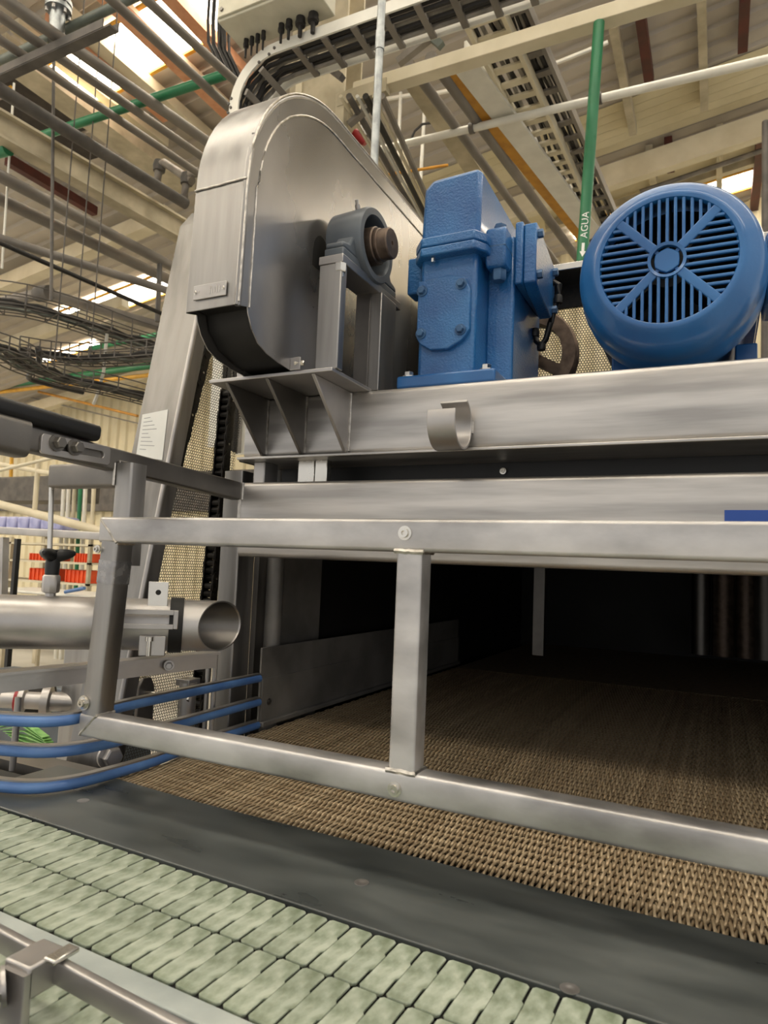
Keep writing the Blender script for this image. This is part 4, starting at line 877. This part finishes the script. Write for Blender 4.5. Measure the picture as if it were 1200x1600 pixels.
for k in range(2):
    a = math.radians(45+90*k); dv = V((math.cos(a), 0, math.sin(a))); part('boss_arm', MB().bar(MC-dv*.036+V((0, .01, 0)), MC+dv*.036+V((0, .01, 0)), .008, .006, up=(0, 1, 0)), 'blue_smooth', fan)
pt = .0172
for k in range(-8, 9):
    o = k*pt; lo = max(abs(o)+.014, .039 if abs(o) < .04 else 0); lo = math.sqrt(max(.039**2-o*o, 0)) if abs(o) < .02 else abs(o)+.011; hi = math.sqrt(max(.145**2-o*o, 0))
    if hi-lo < .008: continue
    for s in (1, -1):
        part('grille_bar', MB().bar(MC+V((o, .006, s*lo)), MC+V((o, .006, s*hi)), .0072, .009, up=(0, 1, 0), bev=.002), 'blue_smooth', fan)
        part('grille_bar', MB().bar(MC+V((s*lo, .006, o)), MC+V((s*hi, .006, o)), .0072, .009, up=(0, 1, 0), bev=.002), 'blue_smooth', fan)
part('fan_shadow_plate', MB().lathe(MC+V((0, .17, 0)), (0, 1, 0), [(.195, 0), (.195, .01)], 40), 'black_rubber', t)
b = MB(); b.lathe(MC+V((0, .05, 0)), (0, 1, 0), [(.045, 0), (.05, .1)], 24); part('fan_hub', b, 'black_plastic', t)
for k in range(8):
    a = math.radians(45*k); dv = V((math.cos(a), 0, math.sin(a))); part('fan_blade', MB().bar(MC+dv*.045+V((0, .09, 0)), MC+dv*.175+V((0, .09, 0)), .006, .09, up=(0, 1, 0)), 'black_plastic', t)
part('motor_body', MB().lathe(MC+V((0, .19, 0)), (0, 1, 0), [(.17, 0), (.18, .02), (.18, .42), (.16, .45), (.06, .46)], 48), 'blue_smooth', t)
for k in range(36):
    a = math.radians(10*k)
    if 200 < 10*k < 340: continue
    dv = V((math.cos(a), 0, math.sin(a))); part('cooling_fin', MB().bar(MC+dv*.188+V((0, .21, 0)), MC+dv*.188+V((0, .6, 0)), .006, .03, up=dv), 'blue_smooth', t)
part('terminal_box', MB().box((.1, 1.74, 2.19), (.2, 1.96, 2.33)), 'blue_cast', t, .008); part('terminal_lid', MB().box((.2, 1.735, 2.185), (.222, 1.965, 2.335)), 'blue_cast', t, .006)
for x in (-.24, .06):
    part('foot', MB().box((x-.05, 1.86, 1.997), (x+.06, 2.2, 2.02)), 'blue_smooth', t, .004); part('foot_web', MB().box((x-.02, 1.9, 2.02), (x+.03, 2.16, 2.12)), 'blue_smooth', t, .004)
    bolt(t, (x-.03, 1.885, 2.02), (0, 0, 1), .013, .016, 'steel_dark', name='foot_bolt')

# ================================================================== LEFT MIDDLE DISTANCE
single('support_rod', MB().tube([PY(81, 758, 1.16), PY(75, 948, 1.16)], .0062, 12), 'steel_bright', 'slim steel rod dropping from the tube bracket behind the black knob', 'rod')
t = thing('side_rail', 'grey steel side rail with posts behind the black knob', 'rail', PY(0, 835, 2.6))
a, c = PY(-30, 827, 2.6), PY(175, 839, 2.6)
part('rail', MB().bar(a, c, .05, .042, bev=.005), 'steel', t); part('post', MB().bar(PY(6, 840, 2.6), PY(2, 990, 2.6), .042, .04, up=(0, 1, 0)), 'steel', t)
single('black_post', MB().bar(PY(28, 842, 3.), V((PY(26, 880, 3.).x, 3., 0)), .03, .03, up=(0, 1, 0)), 'black_plastic', 'short black post left of the black knob', 'post')
def bgbox(name, x0, y0, x1, y1, Y, dep, m, lab, cat, grp=None, bev=.01):
    a, c = PY(x0, y0, Y), PY(x1, y1, Y); return single(name, MB().box((min(a.x, c.x), Y, min(a.z, c.z)), (max(a.x, c.x), Y+dep, max(a.z, c.z))), m, lab, cat, grp, bev)
zp = PY(50, 828, 6.5).z
for i in range(6):
    x0, x1 = PY(-8+18*i, 800, 6.5).x, PY(8+18*i, 800, 6.5).x
    single('bottle_pack', MB().box((x0, 6.5, zp), (x1, 6.8, zp+.19)), 'crate_purple', 'lilac shrink-wrapped bottle pack, %s from the left edge' % ['first', 'second', 'third', 'fourth', 'fifth', 'sixth'][i], 'pack', 'lilac bottle packs', .03)
t = thing('pack_table', 'long pale table carrying the lilac bottle packs', 'table', (-9, 6.45, 0))
part('table_top', MB().box((-11, 6.45, zp-.06), (-5.5, 7., zp-.001)), 'cream_paint', t)
for x in (-10.5, -8.5, -6.5): part('leg', MB().box((x, 6.5, 0), (x+.06, 6.56, zp-.06)), 'cream_old', t)
def crate(x0, y0, x1, y1, Y, lab, zb):
    a, c = PY(x0, y0, Y), PY(x1, y1, Y); X0, X1, z0 = a.x, c.x, zb; z1 = zb+abs(a.z-c.z)
    t = thing('orange_crate', lab, 'crate', (X0, Y, z0), 'orange crates')
    part('crate_body', MB().box((X0, Y, z0), (X1, Y+.25, z1)), 'orange', t, .006)
    for k in range(6): x = X0+(X1-X0)*(k+.5)/6; part('rib', MB().box((x-.006, Y-.012, z0), (x+.006, Y, z1)), 'orange', t)
z1_, z2_, z3_ = PY(92, 909, 4.5).z, PY(92, 877, 4.5).z, PY(92, 849, 4.5).z
rk0, rk1 = PY(-40, 900, 4.5).x, PY(142, 900, 4.5).x
t = thing('storage_rack', 'cream storage rack holding the orange crates', 'rack', (rk0, 4.5, 0))
for z in (z1_, z2_, z3_): part('shelf', MB().box((rk0, 4.47, z-.02), (rk1, 4.9, z-.001)), 'cream_paint', t)
for x in (rk0, (rk0+rk1)/2-.3, rk1-.03):
    for y in (4.47, 4.87): part('upright', MB().box((x, y, 0), (x+.03, y+.03, z3_+.05)), 'cream_old', t)
crate(46, 885, 82, 906, 4.53, 'orange crate left of the black knob', z1_); crate(102, 888, 139, 910, 4.53, 'orange crate right of the black knob', z1_); crate(117, 862, 140, 877, 4.53, 'smaller orange crate above, right of the black knob', z2_); crate(46, 864, 76, 876, 4.53, 'smaller orange crate above, left of the black knob', z2_)
for i, (x, m) in enumerate(((100, 'white_paint'), (108, 'white_paint'), (117, 'cream_old'), (126, 'green_pipe'), (134, 'white_paint'), (147, 'cream_paint'))):
    a, c = PY(x, 755, 7.), PY(x-3, 905, 7.); single('riser_pipe', MB().tube([a, V((c.x, c.y, 0))], .03, 10), m, ['white riser pipe first from the left under the bracket', 'white riser pipe second from the left under the bracket', 'dull cream riser pipe under the bracket', 'green riser pipe under the bracket', 'white riser pipe right of the green one', 'cream riser pipe nearest the frame corner'][i], 'pipe', 'riser pipes')
bgbox('dark_duct', -40, 748, 110, 782, 8., .6, 'pipe_dark', 'dark duct across the hall behind the bracket', 'duct')
for p, q, Y, r, lab in (((-30, 780), (165, 832), 5.5, .05, 'thick cream handrail pipe sloping behind the rod'), ((-30, 742), (84, 715), 3.2, .012, 'thin pale rod rising to the slotted plate'), ((-30, 720), (80, 740), 5.5, .03, 'pale pipe left of the bracket'), ((60, 718), (54, 800), 5.5, .03, 'pale upright pipe left of the bracket')):
    single('pale_pipe', MB().tube([PY(*p, Y), PY(*q, Y)], r, 10), 'cream_paint', lab, 'pipe', 'pale pipes')
single('yellow_rod', MB().tube([PY(19, 700, 5.5), PY(17, 745, 5.5)], .022, 8), 'yellow_paint', 'short yellow rod left of the bracket', 'rod')
bgbox('white_conveyor', -30, 918, 140, 936, 3.8, .5, 'white_paint', 'white conveyor frame behind the wide pipe', 'conveyor')
single('blue_lever', MB().tube([PY(102, 925, 3.79), PY(132, 919, 3.79)], .015, 8), 'blue_rail', 'small blue lever right of the black knob', 'lever')
bgbox('machine_block', -30, 955, 150, 1010, 3.2, .4, 'steel_dark', 'grey machine block behind the wide pipe', 'machine part')
# lower left behind the blue rails
a = PZ(120, 1215, .99); t = thing('support_column', 'grey steel column behind the blue rails', 'column', (a.x, 1.75, 0))
p, q = PY(88, 1150, 1.75), PY(165, 1150, 1.75); part('column_tube', MB().box((p.x, 1.75, 0), (q.x, 1.83, 1.36)), 'steel_z', t, .012)
p = PY(60, 1095, 1.7); t = thing('sanitary_valve', 'steel valve with a red ring behind the upper blue rail', 'valve', p)
ax_ = V((.75, .6, -.05)).normalized()
part('valve_body', MB().lathe(p-ax_*.12, ax_, [(.03, 0), (.03, .05), (.045, .06), (.045, .075), (.03, .08), (.03, .13), (.055, .135), (.055, .16), (.035, .165), (.03, .25)], 24), 'steel', t); part('red_ring', MB().lathe(p-ax_*.075, ax_, [(.038, 0), (.038, .014)], 24), 'red_paint', t)
p = PY(30, 1090, 1.78); single('dark_coupling', MB().lathe(p, ax_, [(.06, 0), (.07, .03), (.07, .1), (.05, .12)], 20), 'chain_black', 'dark hose coupling left of the red ringed valve', 'coupling')
for k in range(6):
    a = PY(2+4*k, 1136+3*k, 2.1); c = PY(72+3*k, 1152+4*k, 1.95); m_ = (a+c)/2+V((0, 0, .05-.014*k))
    single('green_strap', MB().sweep([a, a.lerp(m_, .6), m_, m_.lerp(c, .5), c], rrect(.03, .004, 0)), 'leaf_green', 'green plastic strap between the upper blue rails, %s of the bundle' % ['topmost', 'second', 'third', 'fourth', 'fifth', 'lowest'][k], 'strap', 'green straps')
p = PY(22, 1215, 1.6); t = thing('small_valve', 'small valve with an orange cap behind the lowest blue rail', 'valve', p)
part('cap', MB().lathe(p, (0, 0, 1), [(.022, 0), (.024, .008), (.018, .016)], 18), 'orange', t); part('stem', MB().lathe(p, (0, 0, -1), [(.014, 0), (.014, p.z)], 12), 'shaft_brown', t)
p = PY(38, 1216, 1.62); single('steel_disc', MB().lathe(p, (.3, -1, .2), [(.022, 0), (.024, .004), (.01, .008)], 20), 'steel_bright', 'small steel disc beside the orange capped valve', 'disc')
bgbox('floor_cabinet', -60, 1050, 150, 1330, 2.3, .3, 'gunmetal', 'dark grey panel behind the lower blue rails', 'panel')
p = PY(178, 1183, 1.27); bb = MB(); bb.lathe(p-V((.02, 0, 0)), (1, -.25, 0), [(.03, 0), (.03, .008)], 20); bb.hexa(p-V((.012, 0, 0)), (1, -.25, 0), .024, .022)
single('hex_bolt', bb, 'steel', 'big hexagon bolt head left of the wire belt corner', 'bolt')
single('steel_cabinet', MB().box((-1.9, 1.22, .3), (-1.33, 1.3, .98)), 'steel_dark', 'grey side panel below the blue rails', 'panel')
